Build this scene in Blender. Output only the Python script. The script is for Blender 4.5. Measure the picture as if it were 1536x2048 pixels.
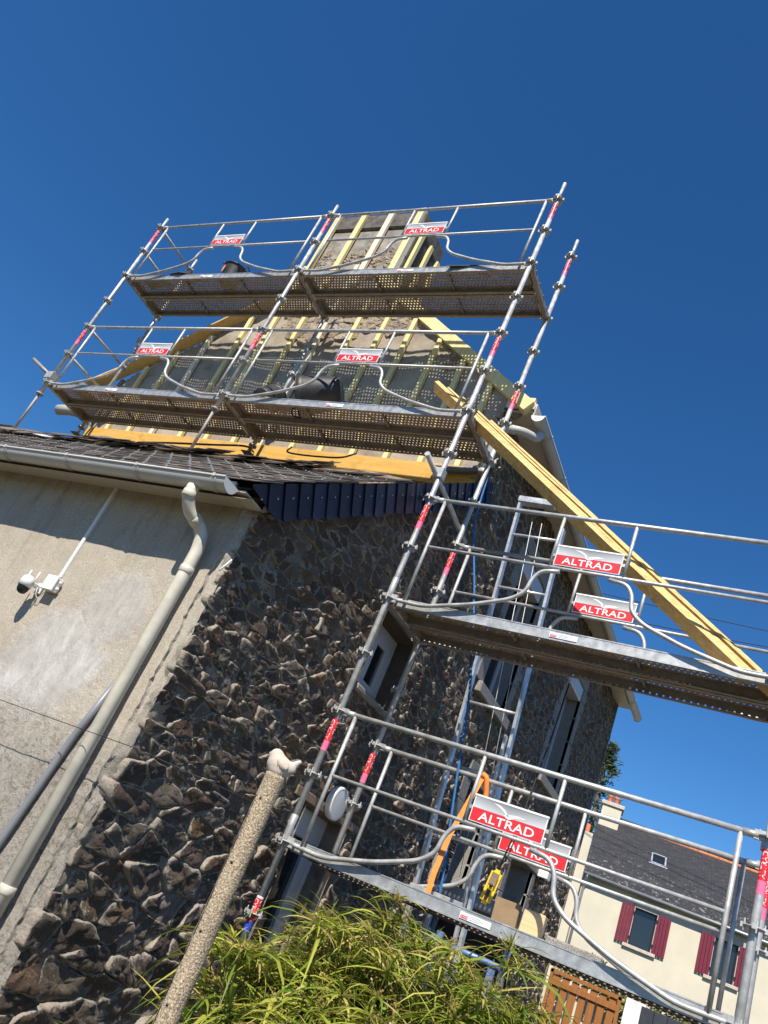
import bpy, bmesh, math, random
import numpy as np
from mathutils import Vector, Matrix, noise
random.seed(7)
for o in list(bpy.data.objects): bpy.data.objects.remove(o)
SC = bpy.context.scene
COL = SC.collection
PI = math.pi
# ------------------------------------------------------------------ camera, world, sun, exposure
# world frame: x along the gable, y along the stone facade, z up; z = 0 is the lowest scaffold deck
GROUND = -1.95
cam = bpy.data.cameras.new('camera'); camo = bpy.data.objects.new('camera', cam); COL.objects.link(camo)
R = ((0.8570196902, 0.3565372579, 0.3720194004), (0.1238712294, 0.5582465406, -0.8203759617), (-0.5001731391, 0.7491608530, 0.4342635688))
CAM = Vector((3.2155889, -5.3968096, -0.3253396))
M = Matrix.Identity(4)
for i in range(3):
    M[i][0] = R[0][i]; M[i][1] = -R[1][i]; M[i][2] = -R[2][i]; M[i][3] = CAM[i]
camo.matrix_world = M
cam.sensor_fit = 'HORIZONTAL'; cam.sensor_width = 36; cam.lens = 36*1622.8/1536
cam.clip_start = 0.05; cam.clip_end = 2000
SC.camera = camo
SUN = Vector((0.175, -0.82, 1.0)).normalized()
W = bpy.data.worlds.new('World'); SC.world = W; W.use_nodes = True
nt = W.node_tree; bg = nt.nodes['Background']
sky = nt.nodes.new('ShaderNodeTexSky'); sky.sky_type = 'NISHITA'; sky.sun_disc = False
sky.sun_elevation = math.asin(SUN.z); sky.sun_rotation = math.atan2(SUN.x, SUN.y)
sky.altitude = 100; sky.air_density = 1.0; sky.dust_density = 0.0; sky.ozone_density = 10
hs = nt.nodes.new('ShaderNodeHueSaturation'); hs.inputs['Saturation'].default_value = 1.14
nt.links.new(sky.outputs[0], hs.inputs['Color']); nt.links.new(hs.outputs[0], bg.inputs[0]); bg.inputs[1].default_value = 0.091
sl = bpy.data.lights.new('sun', 'SUN'); sl.energy = 5.0; sl.angle = math.radians(0.53); sl.color = (1.0, 0.925, 0.81)
slo = bpy.data.objects.new('sun', sl); COL.objects.link(slo)
slo.rotation_euler = SUN.to_track_quat('Z', 'Y').to_euler()
SC.view_settings.view_transform = 'Standard'; SC.view_settings.look = 'None'
SC.view_settings.exposure = 0.52; SC.view_settings.gamma = 1; SC.view_settings.use_curve_mapping = False

# ------------------------------------------------------------------ materials
class NT:
    def __init__(s, name):
        s.m = bpy.data.materials.new(name); s.m.use_nodes = True
        s.t = s.m.node_tree; s.b = s.t.nodes['Principled BSDF']
        s.co = s.t.nodes.new('ShaderNodeTexCoord').outputs['Object']
    def n(s, typ, **kw):
        x = s.t.nodes.new(typ)
        for k, v in kw.items(): setattr(x, k, v)
        return x
    def l(s, a, b): s.t.links.new(a, b)
    def noise(s, scale, detail=4, rough=.6, co=None, dist=0):
        x = s.n('ShaderNodeTexNoise'); x.inputs['Scale'].default_value = scale; x.inputs['Detail'].default_value = detail
        x.inputs['Roughness'].default_value = rough; x.inputs['Distortion'].default_value = dist
        s.l(co or s.co, x.inputs['Vector']); return x.outputs[0]
    def voro(s, scale, feature='F1', co=None):
        x = s.n('ShaderNodeTexVoronoi', feature=feature); x.inputs['Scale'].default_value = scale
        s.l(co or s.co, x.inputs['Vector']); return x.outputs['Distance']
    def ramp(s, fac, stops, interp='LINEAR'):
        x = s.n('ShaderNodeValToRGB'); e = x.color_ramp; e.interpolation = interp
        while len(e.elements) < len(stops): e.elements.new(.5)
        for el, (p, c) in zip(e.elements, stops):
            el.position = p; el.color = (*c, 1) if len(c) == 3 else c
        s.l(fac, x.inputs[0]); return x.outputs[0]
    def fr(s, fac, a, b, lo=0., hi=1.):
        x = s.n('ShaderNodeMapRange'); x.inputs[1].default_value = a; x.inputs[2].default_value = b
        x.inputs[3].default_value = lo; x.inputs[4].default_value = hi; s.l(fac, x.inputs[0]); return x.outputs[0]
    def mix(s, fac, a, b, mode='MIX'):
        x = s.n('ShaderNodeMix', data_type='RGBA', blend_type=mode)
        if isinstance(fac, (int, float)): x.inputs[0].default_value = fac
        else: s.l(fac, x.inputs[0])
        for v, i in ((a, 6), (b, 7)):
            if isinstance(v, tuple): x.inputs[i].default_value = (*v, 1)
            else: s.l(v, x.inputs[i])
        return x.outputs[2]
    def math(s, op, a, b=None):
        x = s.n('ShaderNodeMath', operation=op)
        for v, i in ((a, 0), (b, 1)):
            if v is None: continue
            if isinstance(v, (int, float)): x.inputs[i].default_value = v
            else: s.l(v, x.inputs[i])
        return x.outputs[0]
    def mapping(s, scale=(1, 1, 1), rot=(0, 0, 0), loc=(0, 0, 0)):
        x = s.n('ShaderNodeMapping'); x.inputs['Scale'].default_value = scale; x.inputs['Rotation'].default_value = rot
        x.inputs['Location'].default_value = loc
        s.l(s.co, x.inputs['Vector']); return x.outputs[0]
    def bump(s, h, strength=.5, dist=.01, prev=None):
        x = s.n('ShaderNodeBump'); x.inputs['Strength'].default_value = strength; x.inputs['Distance'].default_value = dist
        s.l(h, x.inputs['Height'])
        if prev: s.l(prev, x.inputs['Normal'])
        s.l(x.outputs[0], s.b.inputs['Normal']); return x.outputs[0]
    def col(s, c):
        if isinstance(c, tuple): s.b.inputs['Base Color'].default_value = (*c, 1)
        else: s.l(c, s.b.inputs['Base Color'])
    def set(s, rough=.6, metal=0., spec=None):
        if isinstance(rough, (int, float)): s.b.inputs['Roughness'].default_value = rough
        else: s.l(rough, s.b.inputs['Roughness'])
        s.b.inputs['Metallic'].default_value = metal
        if spec is not None: s.b.inputs['Specular IOR Level'].default_value = spec
        return s.m

def simple(name, c, rough=.6, metal=0., var=.15, scale=8., bump=0., bscale=60., spec=None):
    g = NT(name); f = g.noise(scale, 5)
    lo = tuple(x*(1-var) for x in c); hi = tuple(min(1, x*(1+var)) for x in c)
    g.col(g.ramp(f, [(.3, lo), (.7, hi)]))
    if bump: g.bump(g.noise(bscale, 4), bump, .004)
    return g.set(rough, metal, spec)

def galv(name, base, rough=.42, metal=.65):
    g = NT(name)
    v = g.voro(75); a = g.noise(14, 5); d = g.noise(3, 6, .7)
    c = g.ramp(a, [(.3, tuple(x*.72 for x in base)), (.7, tuple(min(1, x*1.18) for x in base))])
    c = g.mix(g.fr(v, .2, .8, 0, .22), c, tuple(x*.6 for x in base))
    c = g.mix(g.fr(d, .50, .75, 0, .55), c, (.38, .33, .27))
    sp = g.noise(28, 5, .8); c = g.mix(g.fr(sp, .62, .68, 0, .6), c, (.62, .60, .56))
    g.col(c); g.bump(g.noise(90, 3), .12, .002)
    return g.set(g.fr(a, .2, .8, rough-.1, rough+.16), metal)
M_TUBE = galv('galvanised_tube', (.50, .51, .51), .48, .40)
M_DECK = galv('galvanised_deck', (.45, .46, .46), .45, .55)
M_DIRTYSHADE = galv('dirty_shaded_deck_steel', (.36, .31, .265), .6, .2)  # mortar dirt, plus shade and warm bounce light put into the colour
M_RUSTY = galv('weathered_steel', (.34, .31, .28), .6, .35)
M_ALU = galv('aluminium', (.66, .68, .70), .36, .6)

def wood(name, c1, c2, axis, rough=.65, dark=None):
    g = NT(name); sc = [22, 22, 22]; sc[axis] = 1.2
    co = g.mapping(tuple(sc)); f = g.noise(1.6, 6, .65, co, .6); k = g.noise(7, 2)
    c = g.ramp(f, [(.32, c1), (.68, c2)])
    kn = g.voro(5.5)
    c = g.mix(g.fr(kn, .0, .07, .75, 0), c, tuple(x*.35 for x in c1))
    if dark: c = g.mix(g.fr(k, .55, .75, 0, .6), c, dark)
    g.col(c); g.bump(f, .25, .003)
    return g.set(rough)
M_BATTEN = wood('treated_batten_wood', (.66, .53, .22), (.82, .70, .37), 2)
M_BATTEN_W = wood('pale_batten_wood', (.68, .58, .42), (.80, .72, .58), 2)
M_PLANK = wood('yellow_plank_wood', (.66, .42, .13), (.82, .57, .22), 0)
M_LEAN = wood('leaning_plank_wood', (.50, .31, .10), (.74, .54, .23), 0, .7, (.30, .19, .08))
M_BEAM = wood('orange_beam_wood', (.56, .31, .06), (.70, .44, .12), 0, .7, (.36, .20, .06))
M_BLOCK = wood('light_block_wood', (.62, .42, .20), (.75, .55, .32), 0)
M_GATE = wood('stained_gate_wood', (.23, .085, .018), (.33, .13, .03), 2)
M_OLDWOOD = wood('old_wood', (.16, .11, .07), (.28, .20, .13), 0)

def stone_mat(name, stops, grain=1.0):
    g = NT(name)
    geo = g.n('ShaderNodeNewGeometry'); oi = g.n('ShaderNodeObjectInfo')
    rnd = g.math('FRACT', g.math('ADD', geo.outputs['Random Per Island'], g.math('MULTIPLY', oi.outputs['Random'], 7.31)))
    c = g.ramp(rnd, stops)
    n1 = g.noise(9, 6, .7); n2 = g.noise(55, 5, .7); n3 = g.noise(3.2, 3)
    c = g.mix(g.fr(n1, .42, .72, 0, .75), c, g.ramp(n3, [(.35, (.060, .050, .045)), (.55, (.13, .10, .075)), (.7, (.22, .12, .055))]))
    c = g.mix(g.fr(n2, .52, .75, 0, .55), c, (.24, .22, .19))
    c = g.mix(g.fr(g.voro(40), .0, .25, .5, 0), c, (.02, .018, .016))
    at = g.n('ShaderNodeAttribute', attribute_name='rim'); w1 = g.noise(16, 6, .75); w2 = g.noise(48, 4, .7)
    rim = g.math('ADD', at.outputs['Fac'], g.math('ADD', g.math('MULTIPLY', g.math('SUBTRACT', w1, .5), 1.5), g.math('MULTIPLY', g.math('SUBTRACT', w2, .5), .9)))
    mort = g.mix(w2, (.20, .165, .13), (.46, .41, .335))
    c = g.mix(g.fr(rim, .50, .62), c, mort)
    g.col(c)
    b = g.bump(g.noise(26, 6, .75), .9*grain, .02)
    g.bump(n2, .7*grain, .006, b)
    return g.set(.78, 0, .25)
STONES = [(0, (.062, .043, .034)), (.12, (.105, .078, .058)), (.25, (.15, .122, .095)), (.36, (.074, .056, .046)), (.48, (.115, .066, .044)), (.6, (.17, .145, .115)), (.72, (.082, .060, .048)), (.8, (.17, .105, .05)), (.86, (.11, .09, .072)), (1, (.062, .050, .042))]
M_STONE = stone_mat('rubble_stone', STONES)
M_PALESTONE = stone_mat('pale_rubble_stone', [(0, (.38, .31, .23)), (.3, (.30, .24, .18)), (.55, (.45, .38, .29)), (.8, (.38, .27, .17)), (1, (.42, .35, .28))])

def mortar_mat():
    g = NT('lime_mortar'); n = g.noise(5, 6, .7); n2 = g.noise(40, 5, .7)
    c = g.ramp(n, [(.3, (.17, .145, .115)), (.5, (.29, .25, .20)), (.72, (.42, .37, .30))])
    c = g.mix(g.fr(n2, .45, .75, 0, .6), c, (.14, .13, .115))
    n3 = g.noise(13, 5, .75); c = g.mix(g.fr(n3, .5, .66, 0, .6), c, (.10, .08, .06))
    g.col(c); b = g.bump(g.noise(30, 6, .8), 1.0, .02); g.bump(n2, .6, .005, b)
    return g.set(.9, 0, .15)
M_MORTAR = mortar_mat()

def granite(name, base):
    g = NT(name); a = g.noise(140, 3, .8); b = g.noise(6, 5)
    c = g.ramp(a, [(.36, tuple(x*.35 for x in base)), (.5, base), (.63, tuple(min(1, x*1.8) for x in base))])
    c = g.mix(g.fr(b, .5, .75, 0, .5), c, tuple(x*.55 for x in base))
    g.col(c); x = g.bump(g.voro(110), .5, .005); g.bump(a, .6, .004, x); return g.set(.85, 0, .15)
M_GRANITE = granite('granite', (.26, .245, .225))
M_POST = granite('washed_concrete', (.36, .29, .20))

def render_mat():
    g = NT('weathered_render')
    sep = g.n('ShaderNodeSeparateXYZ'); g.l(g.co, sep.inputs[0]); X, Z = sep.outputs[0], sep.outputs[2]
    gr = g.noise(130, 4, .8); big = g.noise(2.2, 6, .65); mid = g.noise(12, 5, .7)
    c = g.ramp(gr, [(.33, (.25, .21, .16)), (.5, (.42, .375, .305)), (.66, (.54, .495, .415))])
    c = g.mix(g.fr(big, .45, .75, 0, .5), c, (.34, .285, .215))
    wob = g.noise(3.5, 5, .7)
    # smooth cement repair patch
    def blob(cx, cz, rx, rz, lo, hi):
        dx = g.math('DIVIDE', g.math('SUBTRACT', X, cx), rx); dz = g.math('DIVIDE', g.math('SUBTRACT', Z, cz), rz)
        d = g.math('SQRT', g.math('ADD', g.math('MULTIPLY', dx, dx), g.math('MULTIPLY', dz, dz)))
        return g.fr(g.math('ADD', d, g.math('MULTIPLY', g.math('SUBTRACT', wob, .5), 1.5)), lo, hi, 1, 0)
    sm = g.noise(20, 6, .6, g.mapping((1, 1, .45), (0, .5, 0)))
    patchc = g.ramp(sm, [(.3, (.35, .33, .30)), (.6, (.43, .41, .375))])
    m1 = g.math('MAXIMUM', blob(-1.1, .35, .5, .40, .75, 1.05), blob(-.85, .80, .3, .30, .7, 1.05))
    c = g.mix(g.math('MULTIPLY', m1, .9), c, patchc)
    white = g.math('MULTIPLY', g.math('MAXIMUM', blob(-1.02, .42, .36, .26, .45, 1.2), blob(-1.25, .16, .3, .14, .4, 1.2)), g.fr(g.noise(7, 6, .6, g.mapping((1, 1, .5), (0, .6, 0)), 1.2), .38, .78))
    c = g.mix(white, c, (.60, .595, .585))
    # rough pitted zone low down
    low = g.fr(g.math('ADD', Z, g.math('MULTIPLY', wob, .5)), .05, .42, 1, 0)
    pit = g.math('MULTIPLY', low, g.fr(g.noise(30, 6, .85), .50, .60))
    c = g.mix(g.math('MULTIPLY', low, .55), c, g.ramp(mid, [(.35, (.36, .335, .29)), (.6, (.50, .48, .44))]))
    c = g.mix(g.math('MULTIPLY', pit, .75), c, (.16, .135, .10))
    sk = g.fr(g.noise(1, 5, .7, g.mapping((11, 11, .45))), .52, .75, 0, .35)
    c = g.mix(sk, c, (.24, .205, .16))
    # damp stains under the eave
    st = g.math('MULTIPLY', g.fr(Z, .9, 1.7), g.fr(g.noise(5, 5, .7, g.mapping((2.2, 2.2, .5))), .5, .72))
    c = g.mix(g.math('MULTIPLY', st, .7), c, (.17, .135, .09))
    cr = g.fr(g.voro(2.2, 'DISTANCE_TO_EDGE', g.mix(.22, g.co, g.n('ShaderNodeTexNoise').outputs[1])), .0, .004, 1, 0)
    crm = g.math('MULTIPLY', cr, g.fr(g.noise(1.3, 2), .58, .62))
    c = g.mix(g.math('MULTIPLY', crm, .0), c, (.12, .10, .07))
    g.col(c)
    rough_amt = g.mix(m1, gr, sm)
    tr = g.noise(9, 5, .7, g.mapping((1.6, 1.6, .5), (0, .8, 0)), 1.5)
    b = g.bump(g.math('MULTIPLY', m1, tr), .5, .02)
    b = g.bump(rough_amt, .45, .006, b)
    b = g.bump(g.math('MULTIPLY', low, g.noise(42, 6, .85)), .9, .02, b)
    g.bump(mid, .35, .015, b)
    return g.set(.92, 0, .12)
M_RENDER = render_mat()

def gable_mat():
    g = NT('old_gable_render'); a = g.noise(3, 6, .7); b = g.noise(40, 5, .75); k = g.noise(1.2, 4)
    c = g.ramp(a, [(.3, (.22, .19, .15)), (.5, (.34, .295, .24)), (.7, (.42, .37, .305))])
    c = g.mix(g.fr(k, .45, .7, 0, .7), c, (.45, .37, .27))
    c = g.mix(g.fr(b, .55, .75, 0, .5), c, (.20, .175, .145))
    g.col(c); x = g.bump(a, .5, .03); g.bump(b, .5, .006, x); return g.set(.9, 0, .15)
M_GABLE = gable_mat()
M_CHIMNEY = simple('sooty_cement', (.27, .245, .21), .9, 0, .45, 6, .6, 40)
M_CHIMCAP = simple('lichen_stained_cement', (.115, .105, .09), .92, 0, .5, 9, .7, 40)
M_MEMBRANE = simple('dark_felt', (.045, .045, .048), .75, 0, .3, 6, .3, 20)

def slate_mat(name, base, spec=.5, rough=.42):
    g = NT(name); geo = g.n('ShaderNodeNewGeometry'); oi = g.n('ShaderNodeObjectInfo')
    rnd = g.math('FRACT', g.math('ADD', geo.outputs['Random Per Island'], g.math('MULTIPLY', oi.outputs['Random'], 5.17)))
    c = g.ramp(rnd, [(0, tuple(x*.6 for x in base)), (1, tuple(x*1.5 for x in base))])
    n = g.noise(18, 6, .7)
    c = g.mix(g.fr(n, .55, .75, 0, .5), c, tuple(min(1, x*1.9) for x in base))
    n2 = g.noise(95, 4, .8); c = g.mix(g.fr(n2, .52, .72, 0, .55), c, tuple(min(1, x*2.6+.03) for x in base))
    g.col(c); g.bump(n, .3, .004); return g.set(rough, 0, spec)
M_SLATE = slate_mat('old_slate', (.115, .100, .088), .2, .7)
M_SLATEBLUE = slate_mat('blue_verge_slate', (.013, .016, .034), .35, .45)
M_LOOSE = slate_mat('brown_loose_slate', (.20, .15, .115))
M_HOOK = simple('bright_hook', (.85, .85, .85), .3, .5, .05)
M_PVC = simple('grey_pvc', (.45, .445, .415), .38, 0, .06, 3)
M_PVCW = simple('cream_pvc_pipe', (.56, .525, .43), .45, 0, .16, 9)
M_PVCG = simple('dark_grey_pvc', (.20, .21, .23), .4, 0, .08, 4)
M_SOFFIT = simple('cream_soffit', (.56, .53, .45), .5, 0, .05, 3)
M_WHITE = simple('white_plastic', (.70, .70, .68), .35, 0, .05, 5)
M_UPVC = simple('white_window_frame', (.56, .57, .59), .3, 0, .04, 4)
M_BLACK = simple('black_plastic', (.012, .012, .013), .35, 0, .2, 10)
M_RUBBER = simple('black_rubber', (.022, .022, .024), .5, 0, .5, 9, .3, 50)
M_RED = simple('red_print', (.70, .022, .03), .4, 0, .14, 25)
M_PINK = simple('pink_print', (.80, .16, .30), .4, 0, .1, 6)
M_BLUEP = simple('blue_print', (.03, .07, .42), .4, 0, .06, 6)
M_LETTER = simple('white_print', (.80, .80, .80), .45, 0, .03, 6)
M_GREYTXT = simple('grey_print', (.35, .35, .37), .5, 0, .03, 6)
def silver_print():
    g = NT('silver_print'); s = g.n('ShaderNodeSeparateXYZ'); g.l(g.co, s.inputs[0])
    v = g.math('ADD', s.outputs[2], g.math('MULTIPLY', g.math('ABSOLUTE', s.outputs[0]), -.12))
    g.col(g.ramp(g.fr(v, -.03, .085), [(0, (.62, .64, .66)), (.45, (.40, .42, .44)), (1, (.17, .18, .19))]))
    return g.set(.4)
M_SILVER = silver_print()
M_ROPE = simple('blue_rope', (.02, .13, .36), .7, 0, .3, 60, .5, 120)
M_STRAP = simple('orange_strap', (.78, .24, .04), .7, 0, .15, 30, .3, 150)
M_YELLOW = simple('yellow_plastic', (.78, .52, .02), .4, 0, .1, 12)
M_CARD = simple('brown_cardboard', (.27, .18, .10), .8, 0, .15, 12)
M_CREAM = simple('cream_house_render', (.58, .53, .415), .85, 0, .09, 1.1, .2, 60)
M_SHUTTER = simple('burgundy_paint', (.15, .012, .030), .45, 0, .15, 7)
M_SHADERED = simple('shaded_maroon', (.030, .008, .008), .5, 0, .2, 7)  # shade is in the colour: dark red taken almost to black
M_SURROUND = granite('house_granite', (.50, .45, .37))
M_TERRA = simple('terracotta', (.52, .17, .08), .8, 0, .25, 6)
M_ZINC = simple('zinc', (.30, .31, .32), .45, .5, .15, 5)
M_CABLE = simple('dark_cable', (.02, .02, .022), .6)
M_BLUEMETAL = simple('blue_painted_steel', (.14, .24, .50), .4, .2, .2, 9)
M_SHEET = simple('white_sheet', (.72, .73, .75), .6, 0, .12, 6, .5, 12)
M_DARKBLUE = simple('dark_blue_cladding', (.035, .04, .055), .5, 0, .3, 5)
M_BIRD = simple('pale_terracotta_bird', (.52, .445, .375), .85, 0, .12, 12, .3, 60)
M_GROUND = simple('bare_soil', (.095, .070, .042), .95, 0, .35, 14, .5, 60)
M_GRASS = simple('far_lawn', (.04, .05, .018), .95, 0, .4, 2)
def glass_mat():
    g = NT('dark_window_glass'); g.col((.016, .018, .022)); return g.set(.03, 0, .8)
M_GLASS = glass_mat()
def leaf_mat(name, stops, trans=.35):
    g = NT(name); geo = g.n('ShaderNodeNewGeometry')
    c = g.ramp(geo.outputs['Random Per Island'], stops); g.col(c); g.set(.42, 0, .45)
    t = g.n('ShaderNodeBsdfTranslucent'); g.l(c, t.inputs[0]); mx = g.n('ShaderNodeMixShader'); mx.inputs[0].default_value = trans
    out = g.t.nodes['Material Output']; g.l(g.b.outputs[0], mx.inputs[1]); g.l(t.outputs[0], mx.inputs[2]); g.l(mx.outputs[0], out.inputs[0])
    return g.m
M_SEDGE = leaf_mat('sedge_leaf', [(0, (.10, .18, .02)), (.25, (.20, .27, .03)), (.6, (.34, .37, .055)), (.82, (.54, .52, .10)), (.92, (.58, .46, .18)), (1, (.34, .22, .10))])
M_SEED = leaf_mat('sedge_seed', [(0, (.20, .17, .035)), (.5, (.26, .16, .05)), (1, (.22, .22, .04))], .25)
M_STEM = leaf_mat('sedge_stem', [(0, (.10, .15, .03)), (.6, (.20, .22, .06)), (1, (.34, .25, .12))], .15)
M_HEDGE = leaf_mat('hedge_leaf', [(0, (.06, .09, .02)), (.5, (.16, .19, .04)), (1, (.30, .28, .06))], .3)
M_NEEDLE = leaf_mat('conifer_needle', [(0, (.04, .07, .025)), (1, (.13, .16, .06))], .2)
M_BARK = simple('bark', (.10, .07, .05), .9, 0, .3, 6, .5, 20)

# ------------------------------------------------------------------ mesh helpers
class MB:
    def __init__(s): s.v = []; s.f = []; s.mi = []; s.cur = 0; s.sm = []
    def face(s, idx, smooth=False): s.f.append(tuple(idx)); s.mi.append(s.cur); s.sm.append(smooth)
    def quad(s, a, b, c, d): i = len(s.v); s.v += [a, b, c, d]; s.face((i, i+1, i+2, i+3))
    def poly(s, pts): i = len(s.v); s.v += list(pts); s.face(range(i, i+len(pts)))
    def box(s, x0, x1, y0, y1, z0, z1, mat=None):
        i = len(s.v)
        P = [(x, y, z) for z in (z0, z1) for y in (y0, y1) for x in (x0, x1)]
        if mat is not None: P = [tuple(mat @ Vector(p)) for p in P]
        s.v += P
        for q in ((0, 2, 3, 1), (4, 5, 7, 6), (0, 1, 5, 4), (2, 6, 7, 3), (0, 4, 6, 2), (1, 3, 7, 5)): s.face([i+k for k in q])
    def bar(s, a, b, w, h, up=(0, 0, 1)):
        a = Vector(a); b = Vector(b); d = (b-a); L = d.length; d.normalize(); u = Vector(up)
        sd = d.cross(u)
        if sd.length < 1e-4: sd = d.cross(Vector((0, 1, 0)))
        sd.normalize(); u = sd.cross(d)
        m = Matrix(((sd.x, d.x, u.x, a.x), (sd.y, d.y, u.y, a.y), (sd.z, d.z, u.z, a.z), (0, 0, 0, 1)))
        s.box(-w/2, w/2, 0, L, -h/2, h/2, m)
    def tube(s, pts, r, n=10, cap=True, rs=None):
        P = [Vector(p) for p in pts]; i0 = len(s.v); prev = None
        for k, p in enumerate(P):
            d = (P[min(k+1, len(P)-1)]-P[max(k-1, 0)]).normalized()
            if prev is None:
                a = d.orthogonal().normalized()
            else:
                a = prev - d*prev.dot(d)
                a = a.normalized() if a.length > 1e-6 else d.orthogonal().normalized()
            prev = a; b = d.cross(a); rr = rs[k] if rs else r
            for j in range(n):
                t = 2*PI*j/n; s.v.append(tuple(p+a*(rr*math.cos(t))+b*(rr*math.sin(t))))
        for k in range(len(P)-1):
            for j in range(n):
                j2 = (j+1) % n; o = i0+k*n
                s.face((o+j, o+j2, o+n+j2, o+n+j), True)
        if cap:
            s.face([i0+j for j in reversed(range(n))]); o = i0+(len(P)-1)*n; s.face([o+j for j in range(n)])
    def lathe(s, prof, n=24, mat=None, cap=False):
        i0 = len(s.v); m = mat or Matrix.Identity(4)
        for r, z in prof:
            for j in range(n):
                t = 2*PI*j/n; s.v.append(tuple(m @ Vector((r*math.cos(t), r*math.sin(t), z))))
        for k in range(len(prof)-1):
            for j in range(n):
                j2 = (j+1) % n; o = i0+k*n; s.face((o+j, o+j2, o+n+j2, o+n+j), True)
        if cap:
            s.face([i0+j for j in reversed(range(n))]); o = i0+(len(prof)-1)*n; s.face([o+j for j in range(n)])
    def mesh(s, name, mats):
        me = bpy.data.meshes.new(name); me.from_pydata([tuple(v) for v in s.v], [], s.f)
        for m in (mats if isinstance(mats, (list, tuple)) else [mats]): me.materials.append(m)
        if s.f:
            me.polygons.foreach_set('material_index', s.mi); me.polygons.foreach_set('use_smooth', s.sm)
        me.update(); return me
    def build(s, name, mats, parent=None, **kw): return put(name, s.mesh(name, mats), parent, **kw)

def put(name, me, parent=None, loc=None, rot=None, **props):
    o = bpy.data.objects.new(name, me); COL.objects.link(o)
    if parent: o.parent = parent
    if loc: o.location = loc
    if rot: o.rotation_euler = rot
    for k, v in props.items(): o[k] = v
    return o
def thing(name, label, cat, loc=(0, 0, 0), rot=(0, 0, 0), group=None):
    o = put(name, None, None, loc, rot, label=label, category=cat)
    o.empty_display_size = .1
    if group: o['group'] = group
    return o
def tag(o, label, cat, group=None):
    o['label'] = label; o['category'] = cat
    if group: o['group'] = group
    return o
def bevel(me, w=.004, seg=1):
    bm = bmesh.new(); bm.from_mesh(me)
    bmesh.ops.bevel(bm, geom=list(bm.edges), offset=w, segments=seg, affect='EDGES', clamp_overlap=True)
    bm.to_mesh(me); bm.free(); return me
def smooth_path(pts, k=5, rad=.05):
    P = [Vector(p) for p in pts]; out = [P[0]]
    for i in range(1, len(P)-1):
        a, b, c = P[i-1], P[i], P[i+1]
        r = min(rad, (a-b).length*.48, (c-b).length*.48)
        s0 = b+(a-b).normalized()*r; s1 = b+(c-b).normalized()*r
        for j in range(k+1):
            t = j/k; out.append(s0*(1-t)**2+b*2*t*(1-t)+s1*t*t)
    out.append(P[-1]); return out
def text_mesh(body):
    cu = bpy.data.curves.new('lettering', 'FONT'); cu.body = body; cu.size = 1; cu.extrude = 0; cu.offset = .012; cu.resolution_u = 3; cu.space_character = 1.03
    o = bpy.data.objects.new('lettering', cu); COL.objects.link(o)
    dg = bpy.context.evaluated_depsgraph_get(); me = o.evaluated_get(dg).to_mesh()
    V = [v.co.copy() for v in me.vertices]; F = [tuple(p.vertices) for p in me.polygons]
    o.evaluated_get(dg).to_mesh_clear(); bpy.data.objects.remove(o); bpy.data.curves.remove(cu)
    x0 = min(v.x for v in V); x1 = max(v.x for v in V); y0 = min(v.y for v in V); y1 = max(v.y for v in V)
    return [((v.x-x0)/(x1-x0)-.5, (v.y-y0)/(y1-y0)-.5) for v in V], F
TXT_V, TXT_F = text_mesh('ALTRAD')
def nz(x, y, z=0): return noise.noise(Vector((x, y, z)))

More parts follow.
